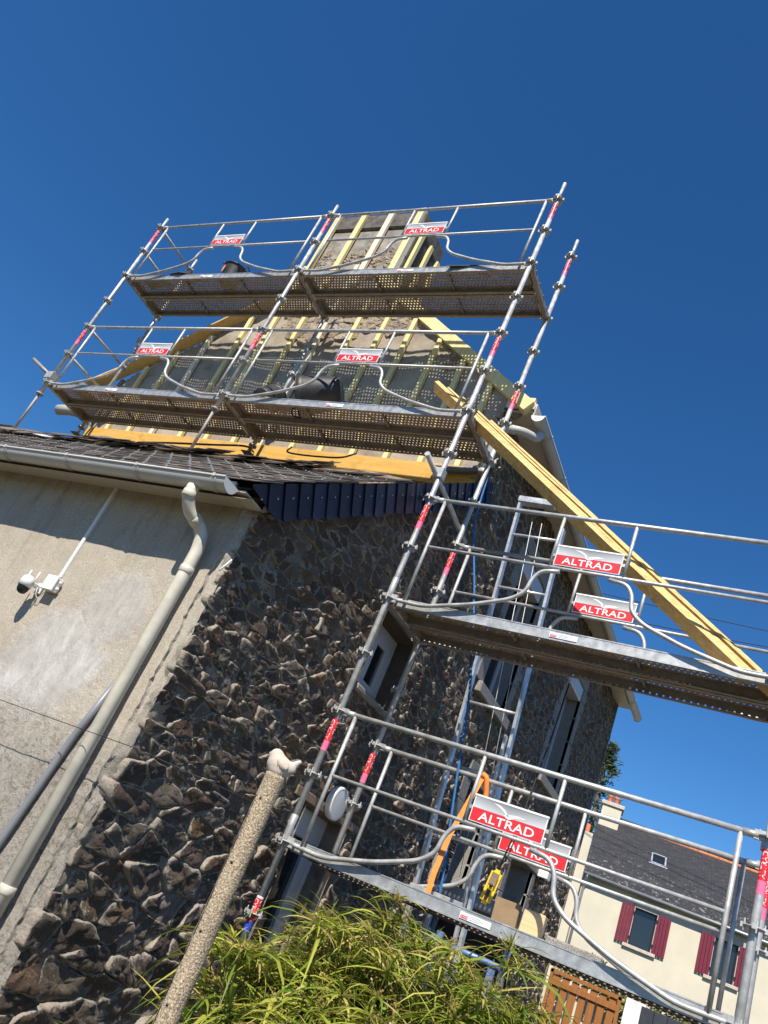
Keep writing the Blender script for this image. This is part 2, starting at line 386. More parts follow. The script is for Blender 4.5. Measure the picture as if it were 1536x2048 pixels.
# ------------------------------------------------------------------ rubble masonry
def clip(poly, a, b, c):
    out = []
    for i in range(len(poly)):
        p, q = poly[i], poly[(i+1) % len(poly)]
        dp = a*p[0]+b*p[1]-c; dq = a*q[0]+b*q[1]-c
        if dp <= 0: out.append(p)
        if (dp < 0 < dq) or (dq < 0 < dp):
            t = dp/(dp-dq); out.append((p[0]+(q[0]-p[0])*t, p[1]+(q[1]-p[1])*t))
    return out
def rubble(seeds, mapf, limits, rng, hmax=.05, stretch=1.7, gap=(.008, .02), n=14, sharp=1.0):
    """one (verts, faces, area, centre) per stone; limits(a, b) gives clipping half planes or None to drop it"""
    S = [(a, b*stretch) for a, b in seeds]; cell = .32; grid = {}
    for i, (a, b) in enumerate(S): grid.setdefault((int(a//cell), int(b//cell)), []).append(i)
    out = []
    for i, (a, b) in enumerate(S):
        lim = limits(a, b/stretch)
        if lim is None: continue
        poly = [(a-.5, b-.5), (a+.5, b-.5), (a+.5, b+.5), (a-.5, b+.5)]
        ca, cb = int(a//cell), int(b//cell); near = []
        for da in (-2, -1, 0, 1, 2):
            for db in (-2, -1, 0, 1, 2):
                near += [j for j in grid.get((ca+da, cb+db), ()) if j != i]
        near.sort(key=lambda j: (S[j][0]-a)**2+(S[j][1]-b)**2)
        for j in near[:22]:
            na, nb = S[j][0]-a, S[j][1]-b; m = ((S[j][0]+a)/2, (S[j][1]+b)/2)
            poly = clip(poly, na, nb, na*m[0]+nb*m[1])
            if len(poly) < 3: break
        if len(poly) < 3: continue
        poly = [(p[0], p[1]/stretch) for p in poly]
        for (la, lb, lc) in lim:
            poly = clip(poly, la, lb, lc)
            if len(poly) < 3: break
        if len(poly) < 3: continue
        cx = sum(p[0] for p in poly)/len(poly); cy = sum(p[1] for p in poly)/len(poly)
        area = abs(sum(poly[k][0]*poly[(k+1) % len(poly)][1]-poly[(k+1) % len(poly)][0]*poly[k][1] for k in range(len(poly))))/2
        if area < .0012: continue
        for _ in range(1):
            q = []
            for k in range(len(poly)):
                p0, p1 = poly[k], poly[(k+1) % len(poly)]; c0 = rng.uniform(.03, .12)
                q += [(p0[0]*(1-c0)+p1[0]*c0, p0[1]*(1-c0)+p1[1]*c0), (p0[0]*c0+p1[0]*(1-c0), p0[1]*c0+p1[1]*(1-c0))]
            poly = q
        per = [math.dist(poly[k], poly[(k+1) % len(poly)]) for k in range(len(poly))]; L = sum(per)
        nn = max(12, min(30, int(n*1.2*math.sqrt(area/.03)+8)))
        pts = []
        for k in range(nn):
            t = (k+rng.uniform(-.25, .25))/nn*L % L; e = 0
            while t > per[e] and e < len(per)-1: t -= per[e]; e += 1
            f = t/max(per[e], 1e-6); p, q = poly[e], poly[(e+1) % len(poly)]
            pts.append((p[0]+(q[0]-p[0])*f, p[1]+(q[1]-p[1])*f))
        size = math.sqrt(area); g = rng.uniform(*gap); h = hmax*rng.uniform(.25, 1.0)*min(1.2, .5+size/.2)
        if rng.random() < .12: h *= 1.5
        ta = rng.gauss(0, .09)*sharp; tb = rng.gauss(0, .12)*sharp
        sd = rng.uniform(0, 100); V = []; F = []
        rings = ((1.05, -.03, .0), (1.01, .55, .4), (.97, .93, .8), (.88, 1.0, .95), (.60, 1.0, 1.), (.30, 1.0, 1.))
        for (sc, hh, jn) in rings:
            for (px, py) in pts:
                dx, dy = px-cx, py-cy; d = math.hypot(dx, dy) or 1e-6
                k = max(.35, (d-g)/d)*sc*(1+.15*nz(px*14+sd, py*14, sc*.5)+.07*nz(px*40+sd, py*40, sc))
                x, y = cx+dx*k, cy+dy*k
                if hh < 0: z = -.03
                else: z = h*hh*(1+.0*jn) + (dx*k*ta+dy*k*tb)*jn + (.024*size/.2*nz(x*11+sd, y*13, 3) + .016*abs(nz(x*24+sd, y*34, 7)) + .009*nz(x*60+sd, y*60, 9))*jn
                V.append(mapf(x, y, max(z, -.03)))
        V.append(mapf(cx, cy, h*1.05+.012*nz(cx*9+sd, cy*9)))
        for r in range(5):
            for k in range(nn):
                k2 = (k+1) % nn; F.append((r*nn+k, r*nn+k2, (r+1)*nn+k2, (r+1)*nn+k))
        for k in range(nn): F.append((5*nn+k, 5*nn+(k+1) % nn, 6*nn))
        smear = rng.uniform(-.18, .32)
        MI = [q+smear for q in (1.3, 1.05, .74, .34, .08, .0) for k in range(nn)]+[0.]
        out.append((V, F, area, (cx, cy), MI))
    return out
def stone_objects(stones, keyf, parent, mat, limit, stuffname='stone_rubble'):
    stones = sorted(stones, key=keyf)
    for V, F, A, c, MI in stones[:limit]:
        me = bpy.data.meshes.new('stone'); me.from_pydata(V, [], F); me.materials.append(mat); me.attributes.new('rim', 'FLOAT', 'POINT').data.foreach_set('value', MI); me.polygons.foreach_set('use_smooth', [True]*len(F)); me.update()
        put('stone', me, parent)
    b = MB(); rim = []
    for V, F, A, c, MI in stones[limit:]:
        o = len(b.v); b.v += V; rim += MI
        for f in F: b.face([o+i for i in f], True)
    if b.v:
        me = b.mesh(stuffname, mat); me.attributes.new('rim', 'FLOAT', 'POINT').data.foreach_set('value', rim); put(stuffname, me, parent, kind='stuff')
def sheet(A, B, mapf, keep=None, hf=None, matf=None):
    b = MB(); na, nb = len(A), len(B)
    for y in B:
        for x in A: b.v.append(mapf(x, y, hf(x, y) if hf else 0))
    for j in range(nb-1):
        for i in range(na-1):
            mx, my = (A[i]+A[i+1])/2, (B[j]+B[j+1])/2
            if keep and not keep(mx, my): continue
            b.cur = matf(mx, my) if matf else 0
            k = j*na+i; b.face((k, k+1, k+na+1, k+na), True)
    return b
def lin(a, b, step, extra=()):
    n = max(1, round((b-a)/step)); L = [a+(b-a)*i/n for i in range(n+1)]
    for e in extra:
        k = min(range(len(L)), key=lambda q: abs(L[q]-e)); L[k] = e
    return sorted(set(L))

# ------------------------------------------------------------------ ground
b = MB(); b.quad((-300, -300, GROUND), (300, -300, GROUND), (300, 300, GROUND), (-300, 300, GROUND))
put('ground', b.mesh('ground', M_GRASS), kind='structure')
b = MB(); b.quad((-8, -9, GROUND+.004), (14, -9, GROUND+.004), (14, 13, GROUND+.004), (-8, 13, GROUND+.004))
put('yard', b.mesh('yard', M_GROUND), kind='structure')

# ------------------------------------------------------------------ the stone house
HX = -.20          # facade plane (faces +x)
WY = -1.72         # rendered wall plane (faces -y)
GY = 1.05          # gable plane (faces -y)
FAR = 9.5
house = thing('stone_house', 'old stone house with stripped battened gable and slate lean-to behind the scaffold', 'house', (0, 0, 0))
def roof_z(y): return 1.70+(y+2.02)*.73                # lean-to roof surface
verge_line = lambda y: roof_z(y)-.10
OPEN = [(.36, 1.15, 1.36, 2.05), (.38, 1.18, GROUND, .34), (2.90, 3.85, 2.45, 4.22), (6.05, 7.0, 2.45, 4.15), (3.55, 4.40, .35, 1.55), (5.9, 7.1, GROUND, 1.30)]
fmap = lambda a, bb, h: (HX+h, a, bb)
def limits(a, bb):
    if a < WY+.05 or a > FAR or bb < GROUND: return None
    top = verge_line(a) if a < GY else 4.9
    if bb > top-.02: return None
    L = [(-1, 0, -(WY+.03+.035*nz(bb*5, 3))), (1, 0, FAR), (0, -1, -GROUND)]
    if a < GY: L.append((-.73, 1, 1.60+2.02*.73))
    else: L.append((0, 1, 4.9))
    for (a0, a1, b0, b1) in OPEN:
        m = .10 if a0 > 2 else .03
        if a0-m < a < a1+m and b0-m < bb < b1+m: return None
        d = [(a0-m-a, (1, 0, a0-m)), (a-a1-m, (-1, 0, -(a1+m))), (b0-m-bb, (0, 1, b0-m)), (bb-b1-m, (0, -1, -(b1+m)))]
        d.sort(key=lambda t: -t[0])
        if d[0][0] < .5: L.append(d[0][1])
    return L
rng = random.Random(11)
seeds = []; z = GROUND+.05
while z < 5.0:
    big = z < -.1
    a = WY-.05+rng.uniform(0, .1)
    hrow = rng.uniform(.085, .165) if big else rng.uniform(.058, .108)
    while a < FAR+.2:
        big = z < .1 and a < -.3
        w = rng.choice((.10, .15, .20, .27, .40, .55)) if big else rng.choice((.07, .09, .12, .15, .19, .28))
        if a > 4: w *= 1.1
        seeds.append((a+w/2+rng.uniform(-.03, .03), z+rng.uniform(-.45, .45)*hrow)); a += w
    z += hrow
seeds = [q for q in seeds if rng.random() > .16]
stones = rubble(seeds, fmap, limits, rng, hmax=.033, gap=(.0, .006), stretch=2.25)
wall = sheet(lin(WY-.02, 3.2, .026, [o for q in OPEN[:3] for o in q[:2]])+lin(3.2, FAR, .05, [o for q in OPEN[2:] for o in q[:2]])[1:],
             lin(GROUND, 4.92, .028, [o for q in OPEN for o in q[2:]]), fmap,
             keep=lambda a, bb: bb < (verge_line(a)+.06 if a < GY else 4.92) and not any(q[0] < a < q[1] and q[2] < bb < q[3] for q in OPEN),
             hf=lambda a, bb: (.008 if a < 3 else .0)+.018*nz(a*5, bb*5)+.016*nz(a*15, bb*15, 5)+.016*nz(a*31, bb*31, 2)-(.05 if a < WY+.01 else 0),
             matf=lambda a, bb: 1 if a < WY+.05+.05*nz(bb*5, 1)+.04*nz(bb*15, 4) else 0).build('stone_wall', [M_MORTAR, M_RENDER], house)
def seen(s):
    c = s[3]; p = Vector((HX, c[0], c[1])); v = CAM-p
    hid = 1. if c[1] > -1.15 else .15
    return -s[2]*hid*(v.x/v.length)/v.length_squared
stone_objects(stones, seen, wall, M_STONE, 300)

# granite surrounds, recesses and windows of the facade
def recess(parent, a0, a1, b0, b1, depth, mat):
    m = MB(); x0 = HX-depth; x1 = HX+.03
    m.quad((x0, a1, b0), (x1, a1, b0), (x1, a1, b1), (x0, a1, b1))
    m.quad((x1, a0, b0), (x0, a0, b0), (x0, a0, b1), (x1, a0, b1))
    m.quad((x0, a0, b1), (x0, a1, b1), (x1, a1, b1), (x1, a0, b1))
    m.quad((x1, a0, b0), (x1, a1, b0), (x0, a1, b0), (x0, a0, b0))
    m.build('reveal', mat, parent)
def facade_window(name, a0, a1, b0, b1, depth=.24, mull=True, sill=True, jamb=.17, box=False, rmat=None, fw=.07):
    p = put(name, None, house)
    recess(p, a0, a1, b0, b1, depth, rmat or M_GRANITE)
    x = HX-depth+.05
    m = MB(); m.box(x-.04, x, a0, a1, b0, b0+fw); m.box(x-.04, x, a0, a1, b1-fw, b1)
    m.box(x-.041, x+.001, a0, a0+fw, b0+fw, b1-fw); m.box(x-.041, x+.001, a1-fw, a1, b0+fw, b1-fw)
    if mull: m.box(x-.042, x+.004, (a0+a1)/2-.05, (a0+a1)/2+.05, b0+fw, b1-fw)
    m.build('window_frame', M_UPVC, p)
    m = MB(); m.box(x-.03, x-.02, a0+.02, a1-.02, b0+.02, b1-.02); m.build('pane', M_GLASS, p)
    if jamb:
        for q, (u0, u1) in enumerate(((a0-jamb, a0), (a1, a1+jamb))):
            z = b0; rr = random.Random(int(a0*100)+q)
            while z < b1-.05:
                hh = min(rr.uniform(.28, .5), b1-z)
                if b1-z-hh < .12: hh = b1-z
                e = rr.choice((0, .08))
                m = MB(); m.box(HX-.02, HX+.045+rr.uniform(-.006, .006), u0-(e if q == 0 else 0), u1+(e if q else 0), z+.004, z+hh-.004)
                put('jamb_stone', bevel(m.mesh('jamb_stone', M_GRANITE), .008), p); z += hh
        m = MB(); m.box(HX-.02, HX+.05, a0-jamb, a1+jamb, b1+.004, b1+.2); put('lintel', bevel(m.mesh('lintel', M_GRANITE), .01), p)
    if sill:
        m = MB(); m.box(HX-.1, HX+.10, a0-.14, a1+.14, b0-.13, b0); put('window_sill', bevel(m.mesh('window_sill', M_GRANITE), .01), p)
    if box:
        m = MB(); m.box(HX-.17, HX+.03, a0+.01, a1-.01, b1-.22, b1-.005); put('shutter_box', bevel(m.mesh('shutter_box', M_UPVC), .01), p)
    return p
facade_window('small_window', *OPEN[0], depth=.24, mull=True, sill=False, jamb=0, rmat=M_STONE, fw=.165)
facade_window('upper_window', *OPEN[2], box=True)
facade_window('upper_window', *OPEN[3], box=True)
facade_window('lower_window', *OPEN[4])
d = facade_window('far_door', *OPEN[5], depth=.35, sill=False)
# near door: white frame head, dark glass, lintel board
d = put('glazed_door', None, house); a0, a1, b0, b1 = OPEN[1]
recess(d, a0, a1, b0, b1, .26, M_MORTAR)
m = MB(); x = HX-.22
m.box(x, x+.05, a0, a1, b1-.22, b1); m.box(x, x+.055, a1-.20, a1-.05, b0, b1-.22); m.box(x+.01, x+.06, a1-.05, a1-.002, b0, b1-.22); m.box(x, x+.05, a0, a0+.08, b0, b1-.22)
put('door_frame', bevel(m.mesh('door_frame', M_UPVC), .006), d)
m = MB(); m.box(x+.01, x+.02, a0+.06, a1-.18, b0, b1-.2); m.build('pane', M_GLASS, d)
m = MB(); m.box(HX-.05, HX+.035, a0-.22, a1+.2, b1+.003, b1+.075); put('lintel', bevel(m.mesh('lintel', M_OLDWOOD), .006), d)
m = MB(); m.bar((HX+.03, .33, 1.325), (HX+.03, 1.22, 1.325), .07, .06); put('window_sill', bevel(m.mesh('window_sill', M_GRANITE), .015), house)
# long rendered wall of the lean-to
rw = sheet(lin(-7.0, -3.4, .3)+lin(-3.4, HX+.012, .04)[1:], lin(GROUND, 1.72, .04), lambda x, zz, h: (x+(.016*nz(zz*6, 8)+.010*nz(zz*21, 3) if x > HX-.0 else 0), WY-h, zz),
           hf=lambda x, zz: .008*nz(x*2.5, zz*2.5)+.004*nz(x*12, zz*12, 3)+(.006*nz(x*30, zz*30, 8) if zz < .2 else 0)-.030*max(0, (x-(HX-.07))/.07)**2).build('rendered_wall', M_RENDER, house)
# gable wall and chimney
KS = .985
def KX(x): return 3.2156-(3.2156-x)*KS
def KZ(z): return -.325+(z+.325)*KS
AP = KX(-3.25)
def gtop(x): return KZ(5.06)+(3.2*KS-abs(x-AP))*.745
gm = lambda x, zz, h: (x, GY-h, zz)
gab = sheet(lin(AP-3.15, -.21, .06), lin(3.6, 7.6, .06), gm, keep=lambda x, zz: zz < gtop(x)-.05, hf=lambda x, zz: .03*nz(x*2, zz*2)+.014*nz(x*9, zz*9)).build('gable_wall', M_GABLE, house)
def glim(cx, cz, rx, rz):
    def f(a, bb):
        if ((a-cx)/rx)**2+((bb-cz)/rz)**2 > 1+.5*nz(a*4, bb*4): return None
        return [(0, 1, gtop(a)-.1)] if bb < 7.0 else []
    return f
rng = random.Random(5); gs = []
for (cx, cz, rx, rz) in ((KX(q[0]), KZ(q[1]), q[2], q[3]) for q in ((-3.25, 6.30, .75, .42), (-2.3, 6.35, .35, .3), (-3.9, 7.42, .30, .22), (-1.15, 5.85, .28, .3), (-3.2, 7.55, .5, .12), (-2.85, 7.4, .2, .35))):
    sd = [(cx+rx*1.3*(i/12-.5)*2+rng.uniform(-.05, .05), cz+rz*1.3*(j/8-.5)*2+rng.uniform(-.03, .03)) for i in range(12) for j in range(8)]
    gs += rubble(sd, gm, glim(cx, cz, rx, rz), rng, hmax=.026, gap=(0, .008))
stone_objects(gs, lambda s: -s[2], gab, M_PALESTONE, 120)
CX0, CX1, CZ = KX(-4.10), KX(-2.60), KZ(8.44)
m = MB()
m.v = []; m.box(CX0, CX1, GY-.012, GY+.70, 6.8, KZ(8.12)); ch = m.build('chimney_stack', M_CHIMNEY, house)
m = MB(); m.box(CX0-.03, CX1+.03, GY-.035, GY+.73, KZ(8.165), KZ(8.47)); put('chimney_cap', bevel(m.mesh('chimney_cap', M_CHIMCAP), .02), ch)
m = MB(); m.box(CX0+.02, CX1-.02, GY+.02, GY+.68, KZ(8.12), KZ(8.165)); m.build('dark_joint', M_MEMBRANE, ch)
m = MB(); m.box(CX1+.002, CX1+.012, GY+.03, GY+.69, 6.9, KZ(8.16)); m.build('felt_sheet', M_MEMBRANE, ch)
def batten(x, z0, z1, mat, y=GY-.055, w=.062, t=.05, nm='batten', par=None):
    m = MB(); m.box(x-w/2, x+w/2, y, y+t, z0, z1); return put(nm, bevel(m.mesh(nm, mat), .003), par or gab)
for k, x in enumerate((-.52, -.97, -1.42, -1.87, -2.32, -2.74, -3.22, -3.66, -4.12, -4.58, -5.11, -5.55, -5.98)):
    x = KX(x)
    top = gtop(x)-.10
    if k in (5, 6, 7, 8): top = 7.25 if k != 5 else 7.1
    tilt = random.uniform(-.012, .012)
    w = M_BATTEN_W if k in (6, 10) else M_BATTEN
    o = batten(0, 0, top-4.0, w, y=-.03); o.location = (x, GY-.03, 4.0); o.rotation_euler = (0, tilt, 0)
for x, w in ((CX0+.04, M_BATTEN), (KX(-3.60), M_BATTEN), (KX(-3.13), M_BATTEN_W), (CX1-.05, M_BATTEN)):
    batten(x, 6.85, KZ(8.48), w, y=GY-.088, w=.085, t=.05, par=ch)
batten(CX1-.005, 6.85, KZ(8.49), M_BATTEN_W, y=GY-.088, w=.012, t=.10, par=ch)
for y in (GY+.10, GY+.38, GY+.665):
    m = MB(); m.box(CX1+.014, CX1+.065, y-.035, y+.035, 6.6, KZ(8.2)); put('batten', bevel(m.mesh('batten', M_BATTEN), .003), ch)
# junction board, verge timbers
m = MB(); m.box(KX(-6.32), -.17, GY-.085, GY-.06, KZ(3.86), KZ(4.115)); put('junction_board', bevel(m.mesh('junction_board', M_BEAM), .004), house)
m = MB(); m.bar((-2.55, GY-.02, gtop(-2.55)), (.08, GY-.02, KZ(5.0)), .10, .15); put('verge_rafter', bevel(m.mesh('verge_rafter', M_BATTEN), .004), house)
m = MB(); m.bar((-2.5, GY+.07, gtop(-2.5)-.14), (-.05, GY+.07, KZ(4.95)), .05, .12); put('verge_rafter', bevel(m.mesh('verge_rafter', M_OLDWOOD), .004), house)
for y in (GY+.02, GY+.13):
    m = MB(); m.box(-.02, .10, y-.03, y+.03, 4.93, 5.08); put('rafter_end', bevel(m.mesh('rafter_end', M_BATTEN), .004), house)
m = MB(); P = []
for i in range(17):
    t = i/16; x = AP-.95-t*2.62; P.append((x, gtop(x)-.02+.42*max(0, t-.45)**2))
for i in range(16):
    (xa, za), (xb, zb) = P[i], P[i+1]; y0, y1 = GY-.17, GY+.02
    m.quad((xa, y0, za), (xa, y1, za), (xb, y1, zb), (xb, y0, zb)); m.quad((xa, y0, za+.025), (xb, y0, zb+.025), (xb, y1, zb+.025), (xa, y1, za+.025))
    m.quad((xa, y0, za), (xb, y0, zb), (xb, y0, zb+.025), (xa, y0, za+.025))
m.build('curved_verge_board', M_PLANK, house)
# main roof
m = MB()
for sx in (1, -1):
    e = AP+sx*3.36; ze = gtop(e)+.03; x0 = AP+sx*.1
    for (dz) in (0, .05):
        m.quad((x0, GY+.1, gtop(x0)+dz+.03), (e, GY+.1, ze+dz), (e, FAR+.1, ze+dz), (x0, FAR+.1, gtop(x0)+dz+.03))
    m.quad((e, GY+.1, ze), (e, FAR+.1, ze), (e, FAR+.1, ze+.05), (e, GY+.1, ze+.05))
    m.quad((x0, GY+.1, gtop(x0)+.03), (e, GY+.1, ze), (e, GY+.1, ze+.05), (x0, GY+.1, gtop(x0)+.08))
m.build('main_roof', M_SLATE, house)
m = MB(); m.box(AP-3.1, AP+3.0, FAR-.05, FAR, GROUND, 5.0); m.quad((AP-3.1, FAR-.02, 5), (AP+3.0, FAR-.02, 5), (AP, FAR-.02, 7.3), (AP, FAR-.03, 7.3)); m.build('far_gable_wall', M_MORTAR, house)
m = MB(); m.box(AP-3.12, AP-3.06, GY, FAR, GROUND, 5.0); m.build('rear_wall', M_MORTAR, house)
# eaves: soffit boards, fascia, gutter
sf = put('eaves_soffit', None, house)
y = GY+.02
while y < FAR+.05:
    m = MB(); m.box(HX+.001, .115, y+.003, min(y+.25, FAR+.1)-.003, 4.905, 4.92); m.build('soffit_board', M_SOFFIT, sf); y += .25
m = MB(); m.box(.117, .135, GY+.02, FAR+.1, 4.84, 5.02); m.build('fascia', M_SOFFIT, sf)
m = MB(); m.poly([(HX, GY, 4.92), (.13, GY, 4.92), (.13, GY, 5.0), (HX, GY, 5.12)]); m.poly([(HX, GY-.02, 5.12), (.13, GY-.02, 5.0), (.13, GY-.02, 4.92), (HX, GY-.02, 4.92)]); m.build('eaves_end', M_SOFFIT, sf)
def gutter(parent, p0, p1, r, side, mat, endcap=True, brk=()):
    """half round along p0-p1 (axis x or y); side = outward direction"""
    p0, p1 = Vector(p0), Vector(p1); d = (p1-p0).normalized(); u = Vector(side); zv = Vector((0, 0, 1))
    g = put('gutter', None, parent); m = MB(); n = 12
    def prof(rr, off=0): return [u*(rr*math.cos(PI+PI*k/n))+zv*(rr*math.sin(PI+PI*k/n)) for k in range(n+1)]
    o = prof(r); inn = prof(r-.004)
    for A, flip in ((o, False), (inn, True)):
        i0 = len(m.v); m.v += [tuple(p0+q) for q in A]+[tuple(p1+q) for q in A]
        for k in range(n):
            f = (i0+k, i0+k+1, i0+n+1+k+1, i0+n+1+k); m.face(f if not flip else f[::-1], True)
    m.build('trough', mat, g)
    m = MB(); m.tube([p0+u*(r+.002), p1+u*(r+.002)], .009, 8); m.build('rim_bead', mat, g)
    if endcap:
        m = MB()
        for s in (0, .006): m.poly([tuple(p1+d*s+q*1.05) for q in o])
        m.build('end_cap', M_WHITE, g)
        m = MB(); m.poly([tuple(p0-d*.003+q*1.05) for q in o]); m.build('end_cap', M_WHITE, g)
    for t in brk:
        m = MB(); c = p0+d*t
        for w0, rr in ((.022, r+.004), (.006, r+.007)):
            A = prof(rr); i0 = len(m.v); m.v += [tuple(c-d*w0+q) for q in A]+[tuple(c+d*w0+q) for q in A]
            for k in range(n): m.face((i0+k, i0+k+1, i0+n+2+k, i0+n+1+k), True)
        m.box(-.012, .012, -.012, .012, -.01, .012, Matrix.Translation(c+u*(r+.002)))
        m.build('gutter_bracket', mat, g)
    return g
gutter(house, (.205, GY-.02, 4.83), (.205, FAR+.12, 4.80), .072, (1, 0, 0), M_PVC, True, [.35, 1.1, 2.2, 3.3, 4.4, 5.5, 6.6, 7.7])
def pipe(parent, name, pts, r, mat, collars=(), rad=.07, cm=None):
    p = put(name, None, parent); m = MB(); pp = smooth_path(pts, 6, rad); m.tube(pp, r, 18); m.build('pipe', mat, p)
    for (c, dd) in collars:
        c = Vector(c); dd = Vector(dd).normalized(); m = MB(); m.tube([c-dd*.024, c-dd*.021, c+dd*.021, c+dd*.024], r, 18, True, [r+.001, r+.0045, r+.0045, r+.001]); m.build('collar', cm or mat, p)
    return p
pipe(house, 'eaves_downpipe', [(.205, GY+.20, 4.78), (.205, GY+.16, 4.66), (.10, GY-.06, 4.585), (-.06, GY-.11, 4.56), (-.115, GY-.11, 4.45), (-.115, GY-.11, 3.95)], .046, M_PVC,
     [((.02, GY-.085, 4.57), (1, .3, .1)), ((-.115, GY-.11, 4.12), (0, 0, 1)), ((-.115, GY-.11, 3.98), (0, 0, 1))], .09)
pipe(house, 'waste_pipe', [(-.16, GY-.13, 4.0), (-.30, GY-.14, 3.955), (-.66, GY-.14, 3.935)], .04, M_PVCG, (), .05)
pipe(house, 'roof_pipe', [(-6.12, GY-.25, 4.13), (-6.35, GY-.32, 4.13), (-6.58, GY-.34, 4.10)], .075, M_PVC, (), .06)
# ------------------------------------------------------------------ lean-to roof
lr = put('lean_to_roof', None, house)
SLP = math.atan(.73); RX0, RX1 = -7.0, -.045
m = MB(); th = .03
def rp(x, y, d=0): return (x, y-d*math.sin(SLP)*-1*0, roof_z(y)+d)
m.quad((RX0, -1.94, roof_z(-1.94)-.06), (RX1-.05, -1.94, roof_z(-1.94)-.06), (RX1-.05, .55, roof_z(.55)-.10), (RX0, .55, roof_z(.55)-.10))
m.quad((RX0, -1.94, roof_z(-1.94)-.13), (RX0, .55, roof_z(.55)-.13), (RX1-.05, .55, roof_z(.55)-.13), (RX1-.05, -1.94, roof_z(-1.94)-.13))
m.build('roof_boarding', M_OLDWOOD, lr)
sm = MB(); sm.box(-.108, .108, 0, .30, 0, .006); slate_me = sm.mesh('slate', M_SLATE)
rng = random.Random(3); allsl = []
rows = int((GY+2.02)/math.cos(SLP)/.115)
for r in range(rows):
    s0 = .115*r
    y = -1.985+s0*math.cos(SLP); zc = roof_z(y)+.004
    if r > 16: continue
    x = RX1-.112-(.11 if r % 2 else 0)
    if r % 2: allsl.append((RX1-.055, y, zc, r, .5))
    while x > RX0:
        allsl.append((x, y, zc, r, 1)); x -= .222
allsl.sort(key=lambda t: (-(t[0]+6.5)+t[3]*.35))
rest = MB(); hooks = MB()
for i, (x, y, zc, r, wf) in enumerate(allsl):
    rot = (SLP-.045+rng.uniform(-.012, .012), rng.uniform(-.012, .012), rng.uniform(-.02, .02))
    loc = (x+rng.uniform(-.004, .004), y+rng.uniform(-.006, .006), zc+.012+rng.uniform(-.003, .003))
    if i < 250:
        o = put('slate', slate_me, lr, loc, rot)
        if wf < 1: o.scale = (wf, 1, 1)
    else:
        mm = Matrix.Translation(loc) @ Matrix.Rotation(rot[2], 4, 'Z') @ Matrix.Rotation(rot[1], 4, 'Y') @ Matrix.Rotation(rot[0], 4, 'X')
        rest.box(-.108*wf, .108*wf, 0, .3, 0, .006, mm)
    mm = Matrix.Translation((loc[0], loc[1]-.004, loc[2]+.002)) @ Matrix.Rotation(SLP, 4, 'X')
    hooks.box(-.0045, .0045, -.006, .009, .003, .010, mm)
rest.build('slate_courses', M_SLATE, lr, kind='stuff'); hooks.build('slate_hooks', M_HOOK, lr, kind='stuff')
# stripped top of the roof: rows of loose brown slates and laths
rest = MB(); rng = random.Random(9)
for i in range(46):
    x = rng.uniform(-6.8, -.35); y = rng.uniform(-.62, -.42)
    o = put('slate', slate_me, lr, (x, y-.1, roof_z(y)+.012+rng.uniform(0, .025)), (SLP-.05+rng.uniform(-.06, .03), rng.uniform(-.05, .05), rng.uniform(-.3, .3)))
    o.data = slate_me
lme = MB(); lme.box(-.16, .16, 0, .26, 0, .012); loose_me = lme.mesh('loose_slate', M_LOOSE)
for i in range(44):
    x = -7+i*.158+rng.uniform(-.05, .05); y = -.56+rng.uniform(-.03, .04)
    put('loose_slate', loose_me, lr, (x, y, roof_z(y)+.02+rng.uniform(0, .03)), (SLP+rng.uniform(-.08, .02), rng.uniform(-.06, .06), rng.uniform(-.08, .08)))
for i in range(26):
    x = -6.9+i*.262+rng.uniform(-.05, .05); y = -.40+rng.uniform(-.05, .05)
    put('loose_slate', loose_me, lr, (x, y, roof_z(y)+.015+rng.uniform(0, .03)), (SLP+rng.uniform(-.10, .0), rng.uniform(-.08, .08), rng.uniform(-.2, .2)))
for (xa, xb, y) in ((-7, -4.9, -.34), (-5.4, -2.1, -.26), (-3.2, -1.3, -.32), (-2.4, -.3, -.22), (-6.8, -5.2, -.24)):
    m = MB(); m.bar((xa, y, roof_z(y)+.015), (xb, y+.02, roof_z(y)+.02), .04, .025); m.build('roof_lath', M_OLDWOOD, lr)
# verge slates
vg = put('verge_cladding', None, lr); rng = random.Random(21)
VX = -.085
cs, sn = math.cos(SLP), math.sin(SLP)
def vp(sv, t): return (-1.95+sv*cs+t*sn, roof_z(-1.95)-.012+sv*sn-t*cs)     # along the verge, then square down from it
for i in range(23):
    s0 = i*.169; s1 = s0+.185; hh = .262+rng.uniform(-.012, .006)
    if i == 0: pts = [(s0+.0, 0), (s1, 0), (s1, .17), (s0, .0+.02)]
    elif i == 1: pts = [(s0, 0), (s1, 0), (s1, hh), (s0+.13, hh), (s0, .17)]
    else: pts = [(s0, 0), (s1, 0), (s1, hh-.004), (s0+.03, hh+.004), (s0, hh-.02)]
    m = MB(); lean = .012
    F = [(VX+.010-lean*(p[0]-s0)/.17+rng.uniform(-.001, .001),)+vp(*p) for p in pts]; B = [(q[0]-.006, q[1], q[2]) for q in F]
    m.poly(F); m.poly(B[::-1])
    for k in range(len(F)): k2 = (k+1) % len(F); m.quad(F[k], B[k], B[k2], F[k2])
    sl_ = m.build('verge_slate', M_SLATEBLUE, vg)
hk = MB()
for i in range(23):
    q = vp(i*.169+.09, .10); hk.box(VX+.006, VX+.014, q[0]-.004, q[0]+.004, q[1]-.004, q[1]+.004)
hk.build('slate_nails', M_HOOK, vg, kind='stuff')
m = MB(); m.poly([(VX-.014, -1.74, roof_z(-1.74)-.25), (VX-.014, GY, roof_z(GY)-.25), (VX-.014, GY, roof_z(GY)-.03), (VX-.014, -1.74, roof_z(-1.74)-.03)])
